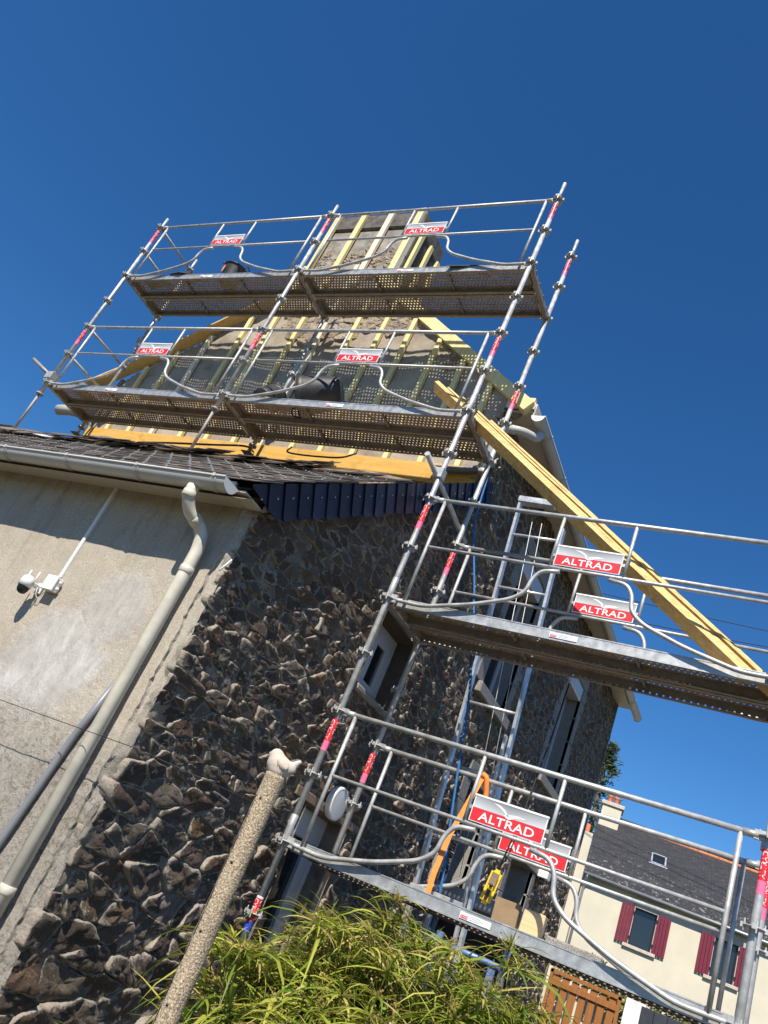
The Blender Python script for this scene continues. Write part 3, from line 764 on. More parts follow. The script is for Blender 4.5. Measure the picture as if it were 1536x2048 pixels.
m.quad((VX-.02, -1.70, roof_z(-1.70)-.27), (HX-.01, -1.70, roof_z(-1.70)-.20), (HX-.01, GY, roof_z(GY)-.20), (VX-.02, GY, roof_z(GY)-.27)); m.build('verge_board', M_OLDWOOD, vg)
# lean-to soffit, fascia, gutter, downpipe
sf = put('lean_to_soffit', None, house)
x = -7.0
while x < HX+.06:
    x1 = min(x+.26, HX+.085); m = MB(); m.box(x+.0015, x1-.0015, -1.935, WY-.001, 1.676, 1.688); m.build('soffit_board', M_SOFFIT, sf); x += .26
m = MB(); m.box(-7, HX-.01, -1.955, -1.936, 1.678, 1.735); m.build('fascia', M_SOFFIT, sf)
gutter(house, (-7.0, -2.022, 1.695), (-.175, -2.022, 1.680), .068, (0, -1, 0), M_PVC, True, [7+v for v in (-4.4, -3.7, -3.04, -2.37, -1.67, -.96, -.27)])
dp = pipe(house, 'cream_downpipe', [(-.455, -2.022, 1.618), (-.455, -2.022, 1.545), (-.45, -1.96, 1.47), (-.40, -1.82, 1.42), (-.375, -1.795, 1.30), (-.375, -1.795, GROUND)], .0425, M_PVCW,
     [((-.455, -2.022, 1.555), (0, 0, 1)), ((-.425, -1.89, 1.445), (.3, 1, -.35)), ((-.375, -1.795, 1.135), (0, 0, 1)), ((-.375, -1.795, -.84), (0, 0, 1))], .09)
pipe(house, 'grey_conduit_pipe', [(-.47, WY-.035, .34), (-.55, WY-.035, .0), (-.66, WY-.035, -.80), (-.70, WY-.035, GROUND)], .022, M_PVCG, (), .05)
m = MB(); m.box(-1.478, -1.448, WY-.022, WY+.005, .91, 1.676); cnd = put('white_conduit', bevel(m.mesh('white_conduit', M_WHITE), .004), house)
m = MB(); m.tube([(-.145, WY-.0, 1.30), (-.15, WY-.05, 1.19)], .006, 8); m.build('bent_rod', M_WHITE, house)

# CCTV camera and junction box on the rendered wall
jb = thing('junction_box', 'square white junction box at the foot of the white wall conduit', 'electrical box', (-1.46, WY-.005, .84))
m = MB(); m.box(-.052, .052, -.052, 0, -.052, .052); put('box', bevel(m.mesh('box', M_WHITE), .006), jb)
m = MB(); m.box(-.056, .056, -.066, -.05, -.056, .056); put('lid', bevel(m.mesh('lid', M_WHITE), .005), jb)
for zz in (-.025, .022):
    m = MB(); m.lathe([(.013, 0), (.013, .012), (.008, .014), (.001, .014)], 12, Matrix.Translation((.056, -.026, zz)) @ Matrix.Rotation(PI/2, 4, 'Y')); m.build('cable_gland', M_WHITE, jb)
CCS = .86
cc = thing('security_camera', 'white dome security camera with two antennas on the rendered wall', 'security camera', (-1.585, WY-.005, .78))
m = MB(); m.box(-.035, .035, -.02, 0, -.03, .06); m.box(-.018, .018, -.11, -.02, .0, .034); put('wall_bracket', bevel(m.mesh('wall_bracket', M_WHITE), .006), cc)
m = MB(); m.lathe([(.001, .062), (.030, .058), (.046, .040), (.052, .01), (.054, -.035), (.048, -.036)], 24, Matrix.Translation((-.015, -.135, .0))); m.build('housing', M_WHITE, cc)
m = MB(); m.lathe([(.047, -.034), (.045, -.06), (.034, -.085), (.016, -.096), (.001, -.098)], 24, Matrix.Translation((-.015, -.135, 0))); m.build('dark_dome', M_BLACK, cc)
for dx in (-.062, .042):
    m = MB(); m.tube([(dx, -.12, .0), (dx, -.12, .115)], .006, 8); m.build('antenna', M_WHITE, cc)
m = MB(); m.tube(smooth_path([(.03, -.06, .02), (.05, -.05, -.05), (.07, -.03, -.075), (.10, -.03, -.02), (.11, -.03, .01)], 5, .03), .003, 6); m.build('cable', M_WHITE, cc)

cc.scale = (CCS, CCS, CCS)
# round lamp over the door, floodlight further on
lp = thing('wall_lamp', 'round white wall lamp above the near door, seen edge on', 'lamp', (HX+.045, .745, .455))
mm = Matrix.Rotation(PI/2, 4, 'Y')
m = MB(); m.lathe([(.132, 0), (.135, .012), (.135, .05), (.128, .056), (.118, .056)], 40, mm); m.build('rim', M_WHITE, lp)
m = MB(); m.lathe([(.119, .054), (.06, .058), (.001, .059)], 40, mm); m.build('diffuser', M_UPVC, lp)
m = MB(); m.lathe([(.1, -.06), (.1, .0)], 24, mm, True); m.build('base', M_WHITE, lp)
fl = thing('floodlight', 'small white floodlight on the stone wall over the far door', 'floodlight', (HX+.05, 7.35, 1.34))
m = MB(); m.box(0, .16, -.09, .09, -.05, .06); put('housing', bevel(m.mesh('housing', M_WHITE), .012), fl)
m = MB(); m.box(.02, .12, -.06, .06, -.13, -.055); put('sensor', bevel(m.mesh('sensor', M_BLACK), .02), fl)

# ------------------------------------------------------------------ scaffold
scaf = thing('scaffold', 'galvanised steel scaffold with four lifts along the gable and over the yard', 'scaffold', (0, 0, 0))
BX = (-6.0, -2.99, 0.0, 3.01); DW = .78
ro = MB()
ro.lathe([(.0245, -.004), (.058, -.004), (.061, 0), (.058, .004), (.0245, .004)], 16)
for k in range(4):
    t = k*PI/2; c, s_ = math.cos(t), math.sin(t)
    ro.box(.044, .072, -.011, .011, -.014, .014, Matrix.Rotation(t, 4, 'Z'))
    ro.box(.05, .058, -.004, .004, -.03, .035, Matrix.Rotation(t+.25, 4, 'Z'))
rosette_me = ro.mesh('rosette', M_TUBE)
RS = .0246
def sticker_mesh(low=False):
    m = MB(); n = 20
    def band(z0, z1, mi, r=RS+.0006):
        m.cur = mi; i0 = len(m.v)
        for z in (z0, z1):
            for j in range(n): m.v.append((r*math.cos(2*PI*j/n), r*math.sin(2*PI*j/n), z))
        for j in range(n): m.face((i0+j, i0+(j+1) % n, i0+n+(j+1) % n, i0+n+j), True)
    if low: band(.0, .07, 2); band(.07, .22, 0); band(.22, .235, 3)
    else: band(0, .075, 1); band(.075, .25, 0)
    m.cur = 3
    for th0 in (-.55*PI, .05*PI):
        for z0, z1, vv in ((.085, .212, .032),) if low else ((.085, .238, .030),):
            i0 = len(m.v)
            for (u, v) in TXT_V:
                t = th0-(v)*vv/RS; r = RS+.0014
                m.v.append((r*math.cos(t), r*math.sin(t), (z0+z1)/2+u*(z1-z0)))
            for f in TXT_F: m.face([i0+k for k in f])
    return m.mesh('sticker', [M_RED, M_PINK, M_BLUEP, M_LETTER])
ST_UP, ST_LOW = sticker_mesh(), sticker_mesh(True)
def standard(x, y, z0, z1, jack, stick=(), joints=()):
    m = MB(); m.tube([(0, 0, z0), (0, 0, z1-.30)], RS, 16); m.tube([(0, 0, z1-.302), (0, 0, z1)], .0195, 14)
    for j in joints: m.tube([(0, 0, j-.09), (0, 0, j-.085), (0, 0, j+.085), (0, 0, j+.09)], RS, 16, True, [RS, RS+.003, RS+.003, RS])
    o = m.build('standard', M_TUBE, scaf, loc=(x, y, 0))
    z = math.ceil(z0*2-1e-6)/2
    while z <= z1-.1+1e-6:
        put('rosette', rosette_me, o, (0, 0, z)); z += .5
    for s_ in stick: put('sticker', ST_UP, o, (0, 0, s_))
    if jack is not None:
        m = MB(); m.tube([(0, 0, jack), (0, 0, z0+.1)], .018, 12); m.lathe([(.02, z0-.02), (.05, z0-.02), (.05, z0), (.02, z0)], 12)
        m.box(-.07, .07, -.07, .07, jack-.006, jack); m.build('base_jack', M_RUSTY, o)
    return o
standard(BX[0], 0, 3.82, 7.2, roof_z(0)+.03, (4.68, 6.68))
standard(BX[1], 0, 3.80, 7.2, roof_z(0)+.03, (4.68, 6.68))
S2 = standard(BX[2], 0, GROUND+.25, 7.28, GROUND+.01, (.68, 2.68, 4.68, 6.68), (.1, 4.1, 2.1))
put('sticker', ST_LOW, S2, (0, 0, -.62))
standard(BX[3], 0, GROUND+.25, 3.3, GROUND+.01, (.68,))
standard(BX[0], DW, 3.9, 7.22, roof_z(DW)+.03, (4.3,))
standard(BX[1], DW, 3.9, 6.5, roof_z(DW)+.03, (4.35,))
standard(BX[2], DW, GROUND+.25, 7.28, GROUND+.01, (.68, 2.68, 4.68, 6.68))
standard(BX[3], DW, GROUND+.25, 3.3, GROUND+.01, (.68,))
# guard frames, all the same shape
L = 3.0
gt = MB()
gt.tube([(.045, 0, 1.0), (L-.045, 0, 1.0)], .0185, 12)
for x in (.045, L-.045):
    s_ = 1 if x < 1 else -1
    gt.tube([(x-s_*.0, 0, 1.0), (x+s_*.09, 0, 1.0)], .023, 12)
    gt.box(x-.03, x+.03, -.014, .014, .975, 1.03)
    gt.box(x-.032, x+.032, -.012, .012, -.03, .04)
    gt.tube([(x-s_*.02, 0, 1.02), (x-s_*.02, 0, .92)], .007, 6)
gt.tube([(.145, 0, 1.0), (.145, 0, .0)], .0155, 12); gt.tube([(L-.145, 0, 1.0), (L-.145, 0, 0)], .0155, 12)
gt.tube([(.145, 0, .53), (L-.145, 0, .53)], .0135, 10)
for x in (1.215, 1.785): gt.tube([(x, 0, 1.0), (x, 0, .53)], .0135, 10)
for s_ in (0, 1):
    pts = [(.03, 0, .0), (.16, 0, -.005), (.32, 0, -.01), (.70, 0, .085), (1.00, 0, .195), (1.10, 0, .28), (1.115, 0, .40), (1.17, 0, .485), (1.31, 0, .502)]
    if s_: pts = [(L-p[0], p[1], p[2]) for p in pts]
    gt.tube(smooth_path(pts, 4, .09), .0165, 12)
for x in (1.232, 1.768):
    gt.box(x-.016, x+.016, -.01, .01, .625, .65)
guard_me = gt.mesh('guard_rail', M_TUBE)
sg = MB()                                                # sign panel: backing, red band, silver band, bird, letters
sw, sh = .255, .083
sg.cur = 0; sg.box(-sw, sw, -.004, .004, -sh, sh); sg.cur = 0; sg.box(-sw-.004, sw+.004, -.008, .006, sh, sh+.012)
sg.cur = 1; sg.quad((-sw+.006, -.0055, -sh+.005), (sw-.006, -.0055, -sh+.005), (sw-.006, -.0055, .006), (-sw+.006, -.0055, .006))
sg.cur = 2; sg.quad((-sw+.006, -.0055, .008), (sw-.006, -.0055, .008), (sw-.006, -.0055, sh-.002), (-sw+.006, -.0055, sh-.002))
sg.cur = 3
i0 = len(sg.v); sg.v += [(u*.385, -.008, -.0375+v*.056) for u, v in TXT_V]
for f in TXT_F: sg.face([i0+k for k in f])
def bird(pts): sg.poly([(u*1.15, -.0068, (v-.03)*1.2+.034) for u, v in pts])
bird([(-.105, .060), (-.060, .056), (-.026, .040), (-.006, .020), (.004, .012), (-.010, .014), (-.034, .030), (-.062, .045)])
bird([(-.006, .020), (.020, .026), (.060, .031), (.110, .026), (.070, .020), (.040, .012), (.016, .002), (.003, -.002), (.004, .012)])
bird([(-.030, .014), (-.006, .020), (.004, .012), (.003, -.002), (-.014, .004)])
sign_me = sg.mesh('sign_panel', [M_LETTER, M_RED, M_SILVER, M_LETTER])
def guard(x, y, z):
    o = put('guard_rail', guard_me, scaf, (x, y, z)); put('sign_panel', sign_me, o, (1.5, -.012, .632)); return o
for x, z in ((BX[0], 4), (BX[1], 4), (BX[0], 6), (BX[1], 6), (BX[2], 0), (BX[2], 2)): guard(x+.005, 0, z)
for z in (0, 2): guard(BX[2]+.005, DW, z)
for z in (4, 6):                                         # end guards, left
    for dz in (1.0, .5):
        m = MB(); m.tube([(BX[0], .03, z+dz), (BX[0], DW-.03, z+dz)], .019, 12); m.build('end_rail', M_TUBE, scaf)
for x, zs in ((BX[0], (4, 6)), (BX[1], (4, 6)), (BX[2], (0, 2, 4, 6)), (BX[3], (0, 2))):
    for z in zs:
        m = MB(); m.bar((x, .05, z-.005), (x, DW-.05, z-.005), .05, .055)
        for k in range(4): m.box(x-.03, x+.03, .12+k*.17, .15+k*.17, z+.022, z+.03)
        for y in (.04, DW-.04): m.box(x-.02, x+.02, y-.03, y+.03, z-.035, z+.045)
        put('transom', m.mesh('transom', M_RUSTY if x > -6 and z in (4, 6) else M_DECK), scaf)
m = MB(); m.tube([(-.03, -.30, 3.27), (-.03, .98, 3.16)], .0245, 14); m.build('tie_tube', M_TUBE, scaf)
m = MB(); m.box(-.06, .03, -.04, .04, 3.22, 3.32); m.build('coupler', M_TUBE, scaf)
m = MB(); m.tube([(BX[0]-.05, .02, 4.12), (-6.58, -.02, 4.37)], .0245, 14); m.build('tie_tube', M_RUSTY, scaf)
m = MB(); m.box(BX[0]-.09, BX[0]+.04, -.045, .045, 4.06, 4.16); m.build('coupler', M_TUBE, scaf)

# deck boards: pressed steel planks with real holes
def holes(m, origin, U, V, nu, nv, pu, pv, r, stag=True):
    O, U, V = Vector(origin), Vector(U), Vector(V)
    for j in range(nv):
        off = .5*pu if (stag and j % 2) else 0
        if off:
            m.quad(*[tuple(O+U*a+V*bb) for a, bb in ((0, j*pv), (off, j*pv), (off, (j+1)*pv), (0, (j+1)*pv))])
        for i in range(nu-(1 if off else 0)):
            cx, cy = off+(i+.5)*pu, (j+.5)*pv; i0 = len(m.v)
            for k in range(8):
                t = k*PI/4; c, s_ = math.cos(t), math.sin(t); mx = max(abs(c), abs(s_))
                m.v.append(tuple(O+U*(cx+r*c)+V*(cy+r*s_))); m.v.append(tuple(O+U*(cx+c/mx*pu/2)+V*(cy+s_/mx*pv/2)))
            for k in range(8):
                k2 = (k+1) % 8; m.face((i0+2*k, i0+2*k+1, i0+2*k2+1, i0+2*k2))
        if off:
            a0 = off+(nu-1)*pu; m.quad(*[tuple(O+U*a+V*bb) for a, bb in ((a0, j*pv), (nu*pu, j*pv), (nu*pu, (j+1)*pv), (a0, (j+1)*pv))])
BW = .335; BL = 2.90
dm = MB(); Z = .028
holes(dm, (.055, .045, Z), (1, 0, 0), (0, 1, 0), 66, 6, (BL-.11)/66, .0406, .0090)
dm.quad((0, 0, Z), (BL, 0, Z), (BL, .045, Z), (0, .045, Z)); dm.quad((0, .289, Z), (BL, .289, Z), (BL, BW, Z), (0, BW, Z))
dm.quad((0, .045, Z), (.055, .045, Z), (.055, .289, Z), (0, .289, Z)); dm.quad((BL-.055, .045, Z), (BL, .045, Z), (BL, .289, Z), (BL-.055, .289, Z))
dm.cur = 1
dm.quad((0, 0, Z-.078), (BL, 0, Z-.078), (BL, 0, Z), (0, 0, Z))                                       # front flange
dm.cur = 0
dm.quad((0, 0, Z-.078), (0, .035, Z-.078), (BL, .035, Z-.078), (BL, 0, Z-.078))
dm.quad((0, BW-.035, Z-.078), (0, BW, Z-.078), (BL, BW, Z-.078), (BL, BW-.035, Z-.078))
holes(dm, (.0, BW, Z-.078), (1, 0, 0), (0, 0, 1), 58, 1, BL/58, .05, .0085, False)
dm.quad((0, BW, Z-.028), (BL, BW, Z-.028), (BL, BW, Z), (0, BW, Z))
dm.quad((0, 0, Z-.078), (0, 0, Z), (0, BW, Z), (0, BW, Z-.078)); dm.quad((BL, 0, Z-.078), (BL, BW, Z-.078), (BL, BW, Z), (BL, 0, Z))
dm.cur = 1; dm.box(.0, BL, -.004, .0, Z-.082, Z-.072); dm.box(0, BL, -.003, .001, Z-.006, Z+.002); dm.cur = 0
for x in (BL/3, 2*BL/3): dm.box(x-.008, x+.008, .003, BW-.003, Z-.03, Z-.004)
for x in (-.045, BL):
    for y in (.05, .25): dm.box(x, x+.045, y, y+.03, Z-.02, Z-.008)
deck_me = dm.mesh('deck_board', [M_DIRTYSHADE, M_DECK])
lb = MB(); lb.cur = 0; lb.quad((0, 0, 0), (.21, 0, 0), (.21, 0, .04), (0, 0, .04))
lb.cur = 1; lb.quad((.006, -.001, .004), (.055, -.001, .004), (.055, -.001, .022), (.006, -.001, .022))
lb.cur = 2
for k in range(3): lb.quad((.07, -.001, .008+k*.01), (.07+.07+.02*(k % 2), -.001, .008+k*.01), (.14+.02*(k % 2), -.001, .011+k*.01), (.07, -.001, .011+k*.01))
lb.cur = 0; i0 = len(lb.v); lb.v += [(.0305+u*.042, -.002, .013+v*.009) for u, v in TXT_V]
for f in TXT_F: lb.face([i0+k for k in f])
lab_me = lb.mesh('product_label', [M_LETTER, M_RED, M_GREYTXT])
bays = {(BX[0], 6): 'top lift, left bay', (BX[1], 6): 'top lift, right bay', (BX[0], 4): 'second lift, left bay', (BX[1], 4): 'second lift, right bay', (BX[2], 2): 'third lift over the yard, under the leaning planks', (BX[2], 0): 'lowest lift over the yard, under the wooden block'}
for (x, z), txt in bays.items():
    for q, (y, side) in enumerate(((.045, 'front'), (.395, 'rear'))):
        o = put('deck_board', deck_me, None, (x+.055, y, z+.01))
        tag(o, '%s perforated steel deck board on the %s' % (side, txt), 'deck board', 'steel deck boards of the scaffold')
        if q == 0: put('product_label', lab_me, o, (1.32 if z != 4 or x != BX[0] else 1.0, -.006, Z-.062))

# ------------------------------------------------------------------ things lying on the decks
def bucket_mesh(m, r0, r1, h, n=28, ribs=()):
    prof = [(.001, 0), (r0*.96, 0), (r0, .006)]
    for k in range(1, 9): prof.append((r0+(r1-r0)*k/8, h*k/8))
    prof += [(r1+.012, h), (r1+.014, h+.012), (r1-.002, h+.012), (r1-.006, h-.01)]
    for k in range(7, -1, -1): prof.append((r0-.006+(r1-r0)*k/8, max(.01, h*k/8)))
    prof.append((.001, .01)); m.lathe(prof, n)
def bucket(name, label, loc, rot, r0, r1, h, group=None):
    t = thing(name, label, 'bucket', loc, rot, group)
    m = MB(); bucket_mesh(m, r0, r1, h); m.build('body', M_RUBBER, t)
    for k in range(2):
        m = MB(); a = k*PI
        P = [(math.cos(a)*(r1+.005), math.sin(a)*(r1)+dy*1., h+dz) for dy, dz in ((-.09, .0), (-.075, .05), (-.03, .085), (.03, .085), (.075, .05), (.09, .0))]
        m.tube(smooth_path(P, 3, .03), .008, 8); m.build('handle', M_RUBBER, t)
    return t
bk = bucket('black_bucket', 'black rubber bucket with an orange mark upright on the top deck', (-4.33, .24, 6.04), (0, 0, .3), .12, .155, .27)
m = MB(); m.poly([(-.118, -.10, .12), (-.08, -.128, .12), (-.075, -.137, .19), (-.10, -.122, .24), (-.125, -.105, .19)]); m.build('orange_mark', M_STRAP, bk)
bucket('black_bucket', 'crumpled black bucket tipped over beside the middle standard', (-2.66, .20, 4.14), (-.75, .35, .5), .12, .155, .27)
bucket('rubber_trug', 'large black rubber trug lying on its side on the second deck', (-1.78, .36, 4.43), (.12, -1.95, .12), .17, .235, .46)
m = MB(); m.tube(smooth_path([(-1.75, .30, 4.30), (-1.5, .32, 4.22), (-1.2, .34, 4.08), (-1.0, .36, 4.05)], 5, .1), .008, 8); tag(put('blue_rope', m.mesh('blue_rope', M_ROPE)), 'short blue rope trailing from the tipped black trug', 'rope')
t = thing('hand_tool', 'wooden float with red handle lying between bucket and trug', 'tool', (-2.42, .12, 4.045), (0, 0, .1))
m = MB(); m.box(-.11, .11, 0, .07, 0, .06); put('wooden_block', bevel(m.mesh('wooden_block', M_BLOCK), .006), t)
m = MB(); m.tube([(-.2, .03, .02), (-.12, .03, .025)], .022, 12); m.build('red_handle', M_RED, t)
def tarp(name, label, loc, pts, mat=M_MEMBRANE, th=.012):
    m = MB(); n = len(pts); T = [(p[0], p[1], p[2]+th) for p in pts]
    c = len(m.v); m.v += [tuple(p) for p in pts]+T
    m.face(range(n-1, -1, -1)); m.face(range(n, 2*n))
    for k in range(n): k2 = (k+1) % n; m.face((k, k2, n+k2, n+k))
    return tag(put(name, m.mesh(name, mat), None, loc), label, 'sheet')
tarp('black_sheet', 'folded black sheet on the left end of the top deck', (-5.86, .05, 6.045), [(0, 0, 0), (.46, .0, .0), (.5, .25, .05), (.28, .3, .13), (.05, .28, .04)])
tarp('black_sheet', 'pointed black felt scrap on the top deck between left end and bucket', (-5.22, .03, 6.045), [(0, 0, 0), (.20, -.03, .0), (.44, .05, .03), (.34, .25, .13), (.1, .28, .1)])
tarp('black_sheet', 'black felt offcut hanging over the right end of the top deck', (-.92, .03, 6.045), [(-.06, -.035, -.05), (.36, .02, .0), (.4, .22, .02), (.05, .22, .17)])
m = MB()
for k in range(9):
    a0, a1 = PI*k/9, PI*(k+1)/9; r = .15
    m.quad(*[(r*math.cos(a), y, r*.75*math.sin(a)) for a, y in ((a0, 0), (a1, 0), (a1, .42), (a0, .42))])
    m.quad(*[((r-.012)*math.cos(a), y, (r-.012)*.75*math.sin(a)) for a, y in ((a1, 0), (a0, 0), (a0, .42), (a1, .42))])
tag(put('bent_felt_sheet', m.mesh('bent_felt_sheet', M_PVCG), None, (-5.62, .1, 4.045), (0, 0, -.35)), 'curved dark grey felt sheet standing on the second deck at left', 'sheet')
tarp('dark_felt_strip', 'long dark felt strip lying along the second deck edge', (-4.55, .10, 4.045), [(0, 0, 0), (1.3, -.02, 0), (1.32, .16, .01), (.9, .2, .05), (.0, .18, .02)])
# leaning timber
TA, TE = Vector((2.62, .14, 2.11)), Vector((-.38, .16, 4.33)); TD = (TE-TA).normalized(); ROLL = math.radians(27)
TN = Vector((-TD.z, 0, TD.x)); TN = (TN if TN.z > 0 else -TN); TY = TN.cross(TD); TY = TY if TY.y > 0 else -TY
TU = TN*math.cos(ROLL)+TY*math.sin(ROLL); TV = TY*math.cos(ROLL)-TN*math.sin(ROLL)        # stacking direction, depth direction
def timber(u0, u1, v0, v1, label, ext=(0, 0), mat=None):
    a = TA-TD*ext[0]; e = TE+TD*ext[1]; m = MB(); K = 14; sd = u0*90
    for k in range(K+1):
        p = a.lerp(e, k/K); w = .006*nz(k*.35, sd)+.004*math.sin(PI*k/K+sd); w2 = .005*nz(k*.4, sd+9)
        for (u, v) in ((u0, v0), (u1, v0), (u1, v1), (u0, v1)): m.v.append(tuple(p+TU*(u+w+.0012*nz(k*1.3, u*50))+TV*(v+w2)))
    m.face((0, 1, 2, 3)); m.face((4*K+3, 4*K+2, 4*K+1, 4*K))
    for k in range(K):
        for q in range(4): q2 = (q+1) % 4; m.face((4*k+q, 4*k+4+q, 4*k+4+q2, 4*k+q2))
    me = m.mesh('leaning_timber', mat or M_PLANK); 
    return tag(put('leaning_timber', me), label, 'timber', 'timbers leaning from the third lift')
timber(.0, .046, 0, .125, 'thickest yellow timber at the bottom of the leaning stack', (.10, .26), M_LEAN)
timber(.056, .076, .006, .12, 'yellow timber second from the bottom of the leaning stack', (.14, .12), M_LEAN)
timber(.088, .108, -.004, .115, 'yellow timber third from the bottom, its upper end stepped back', (.30, -.10), M_LEAN)
timber(.122, .144, .010, .125, 'topmost yellow timber with the lowest end in the leaning stack', (.36, -.55), M_LEAN)
# ropes, strap, pendant, blocks
m = MB(); pts = [(-.02, .70, 4.0), (.0, .86, 3.9), (.06, .82, 3.3), (.36, .80, 2.5), (.64, .78, 1.6), (.78, .76, .9), (.95, .76, .10), (.97, .8, -.9)]
m.tube(smooth_path(pts, 5, .2), .0105, 8); tag(put('hoist_rope', m.mesh('hoist_rope', M_ROPE)), 'long blue rope hanging from the second lift down past the yard decks', 'rope')
t = thing('lashing_strap', 'orange ratchet strap tied round the rear guard rail of the lowest lift', 'strap', (.97, .79, 1.0))
m = MB(); P = [(.0, -.02, .02), (-.005, -.12, -.2), (-.03, -.22, -.5), (-.02, -.30, -.8), (.0, -.33, -1.02)]
for a, e in zip(P[:-1], P[1:]):
    a, e = Vector(a), Vector(e); w = Vector((.021, 0, 0)); tk = Vector((0, -.003, 0))
    for o_ in (Vector((0, 0, 0)), tk): m.quad(tuple(a-w+o_), tuple(a+w+o_), tuple(e+w+o_), tuple(e-w+o_))
m.build('webbing', M_STRAP, t)
m = MB(); m.tube(smooth_path([(-.02, .03, -.03), (-.01, -.03, .03), (.03, -.03, .02), (.06, .0, -.10), (.07, .01, -.22)], 4, .03), .022, 10); m.build('knot', M_STRAP, t)
t = thing('hoist_pendant', 'yellow hoist control pendant with a dark button plate hanging over the lowest deck', 'control', (1.32, .66, .28), (0, .12, .2))
m = MB(); m.box(-.04, .04, -.025, .025, -.13, .12); put('case', bevel(m.mesh('case', M_YELLOW), .022, 3), t)
m = MB(); m.box(-.026, .026, -.03, -.024, .0, .09); put('button_plate', bevel(m.mesh('button_plate', M_OLDWOOD), .006), t)
m = MB(); m.lathe([(.001, .012), (.012, .010), (.013, 0)], 12, Matrix.Translation((0, -.028, .0)) @ Matrix.Rotation(PI/2, 4, 'X')); m.box(-.012, .012, -.032, -.02, -.10, -.03); m.build('button', M_BLACK, t)
m = MB(); m.tube(smooth_path([(0, 0, .12), (.0, .02, .5), (-.05, .1, 1.2), (-.1, .14, 1.7)], 4, .1), .006, 8); m.build('cable', M_CABLE, t)
m = MB(); m.box(-.07, .07, 0, .12, 0, .145); o = put('wooden_block', bevel(m.mesh('wooden_block', M_BLOCK), .005), None, (1.77, .24, .045), (0, .02, .1)); tag(o, 'pale sawn wooden block on the lowest deck beside the cardboard', 'block')
m = MB(); m.box(-.09, .07, 0, .11, 0, .15)
m.cur = 1; m.box(.07, .073, .002, .108, .002, .148)
o = put('cardboard_box', bevel(m.mesh('cardboard_box', [M_CARD, M_OLDWOOD]), .004), None, (1.60, .25, .045), (0, -.03, .12)); tag(o, 'brown cardboard box on the lowest deck left of the pale block', 'box')
m = MB(); m.box(0, .36, 0, .16, 0, .05); me = bevel(m.mesh('stone_slab', M_GRANITE), .008)
tag(put('stone_slab', me, None, (1.86, .30, .042), (0, 0, .08)), 'grey stone offcut on the lowest deck right of the pale block', 'slab')
m = MB(); m.box(-.0, .42, 0, .05, 0, .06); tag(put('steel_offcut', bevel(m.mesh('steel_offcut', M_DECK), .004), None, (.75, .62, .045), (0, .0, .05)), 'small grey steel section on the lowest deck below the orange strap', 'steel section')

# ------------------------------------------------------------------ ladder
lad = thing('ladder', 'aluminium extension ladder leaning on the scaffold in front of the facade', 'ladder')
Ld = Vector((-.345, -.20, 1)); 
lb0 = Vector((1.05, 1.62, -1.95)); 
ltop = Vector((.30, 1.15, 3.83))
for x, top in ((0, 1.0), (.50, .955)):
    m = MB(); a = lb0+Vector((x-.5, 0, 0)); e = ltop+Vector((x, 0, 0)); e = a+(e-a)*top
    m.bar(a, e, .028, .075, (0, -1, .1)); put('stile', bevel(m.mesh('stile', M_ALU), .003), lad)
for x in (.035, .465):
    m = MB(); a = lb0+Vector((x-.5, -.06, 0)); e = ltop+Vector((x, -.06, 0)); e = a+(e-a)*.60
    m.bar(a, e, .024, .06, (0, -1, .1)); put('stile', bevel(m.mesh('stile', M_ALU), .003), lad)
for k in range(10):
    t = (k*2+.95)/20.3; p = lb0+Vector((-.5, 0, 0)); e = ltop; q = p+(e-p)*t
    m = MB(); m.tube([q+Vector((.0, 0, 0)), q+Vector((.5, 0, 0))], .015, 10); m.build('rung', M_ALU, lad)
m = MB(); m.bar(ltop+Vector((-.02, 0, 0)), ltop+Vector((.36, 0, -.01)), .09, .07); put('top_brace', bevel(m.mesh('top_brace', M_ALU), .006), lad)
for x in (.20, .30):
    m = MB(); m.tube([ltop+Vector((x, -.03, -.25)), lb0+Vector((x-.5, -.03, 2.3))], .003, 6); m.build('pull_cord', M_WHITE, lad)

# blue trestle under the lowest deck, grey stair stringer by the facade
t = thing('trestle', 'blue painted steel trestle standing below the lowest deck', 'trestle', (.9, 1.15, GROUND))
m = MB(); m.bar((0, 0, 0), (0, 0, 1.85), .05, .03, (0, 1, 0)); m.bar((.45, 0, 0), (.45, 0, 1.75), .05, .03, (0, 1, 0)); m.build('upright', M_BLUEMETAL, t)
m = MB(); m.tube([(-.06, 0, 1.78), (.5, 0, 1.78)], .022, 12); m.lathe([(.026, 0), (.04, 0), (.04, .05), (.026, .05)], 12, Matrix.Translation((-.06, 0, 1.78)) @ Matrix.Rotation(PI/2, 4, 'Y')); m.build('crossbar', M_BLUEMETAL, t)
m = MB()
for k in range(4): m.bar((0, 0, .25+.4*k), (.45, 0, .25+.4*k), .03, .02)
m.build('lower_rail', M_BLUEMETAL, t)
t = thing('step_unit', 'grey metal landing with two legs in front of the lower window', 'landing', (.35, 2.1, GROUND))
m = MB(); m.box(0, .85, 0, .5, 2.15, 2.27); put('landing_board', bevel(m.mesh('landing_board', M_ZINC), .006), t)
for x in (.03, .78):
    m = MB(); m.box(x, x+.05, .02, .07, 0, 2.15); put('leg', bevel(m.mesh('leg', M_ALU), .004), t)
m = MB(); m.box(.05, .8, .30, .32, .9, 2.1); m.build('shade_panel', M_SHADERED, t)  # dark panel standing in for the reddish shade beneath the landing

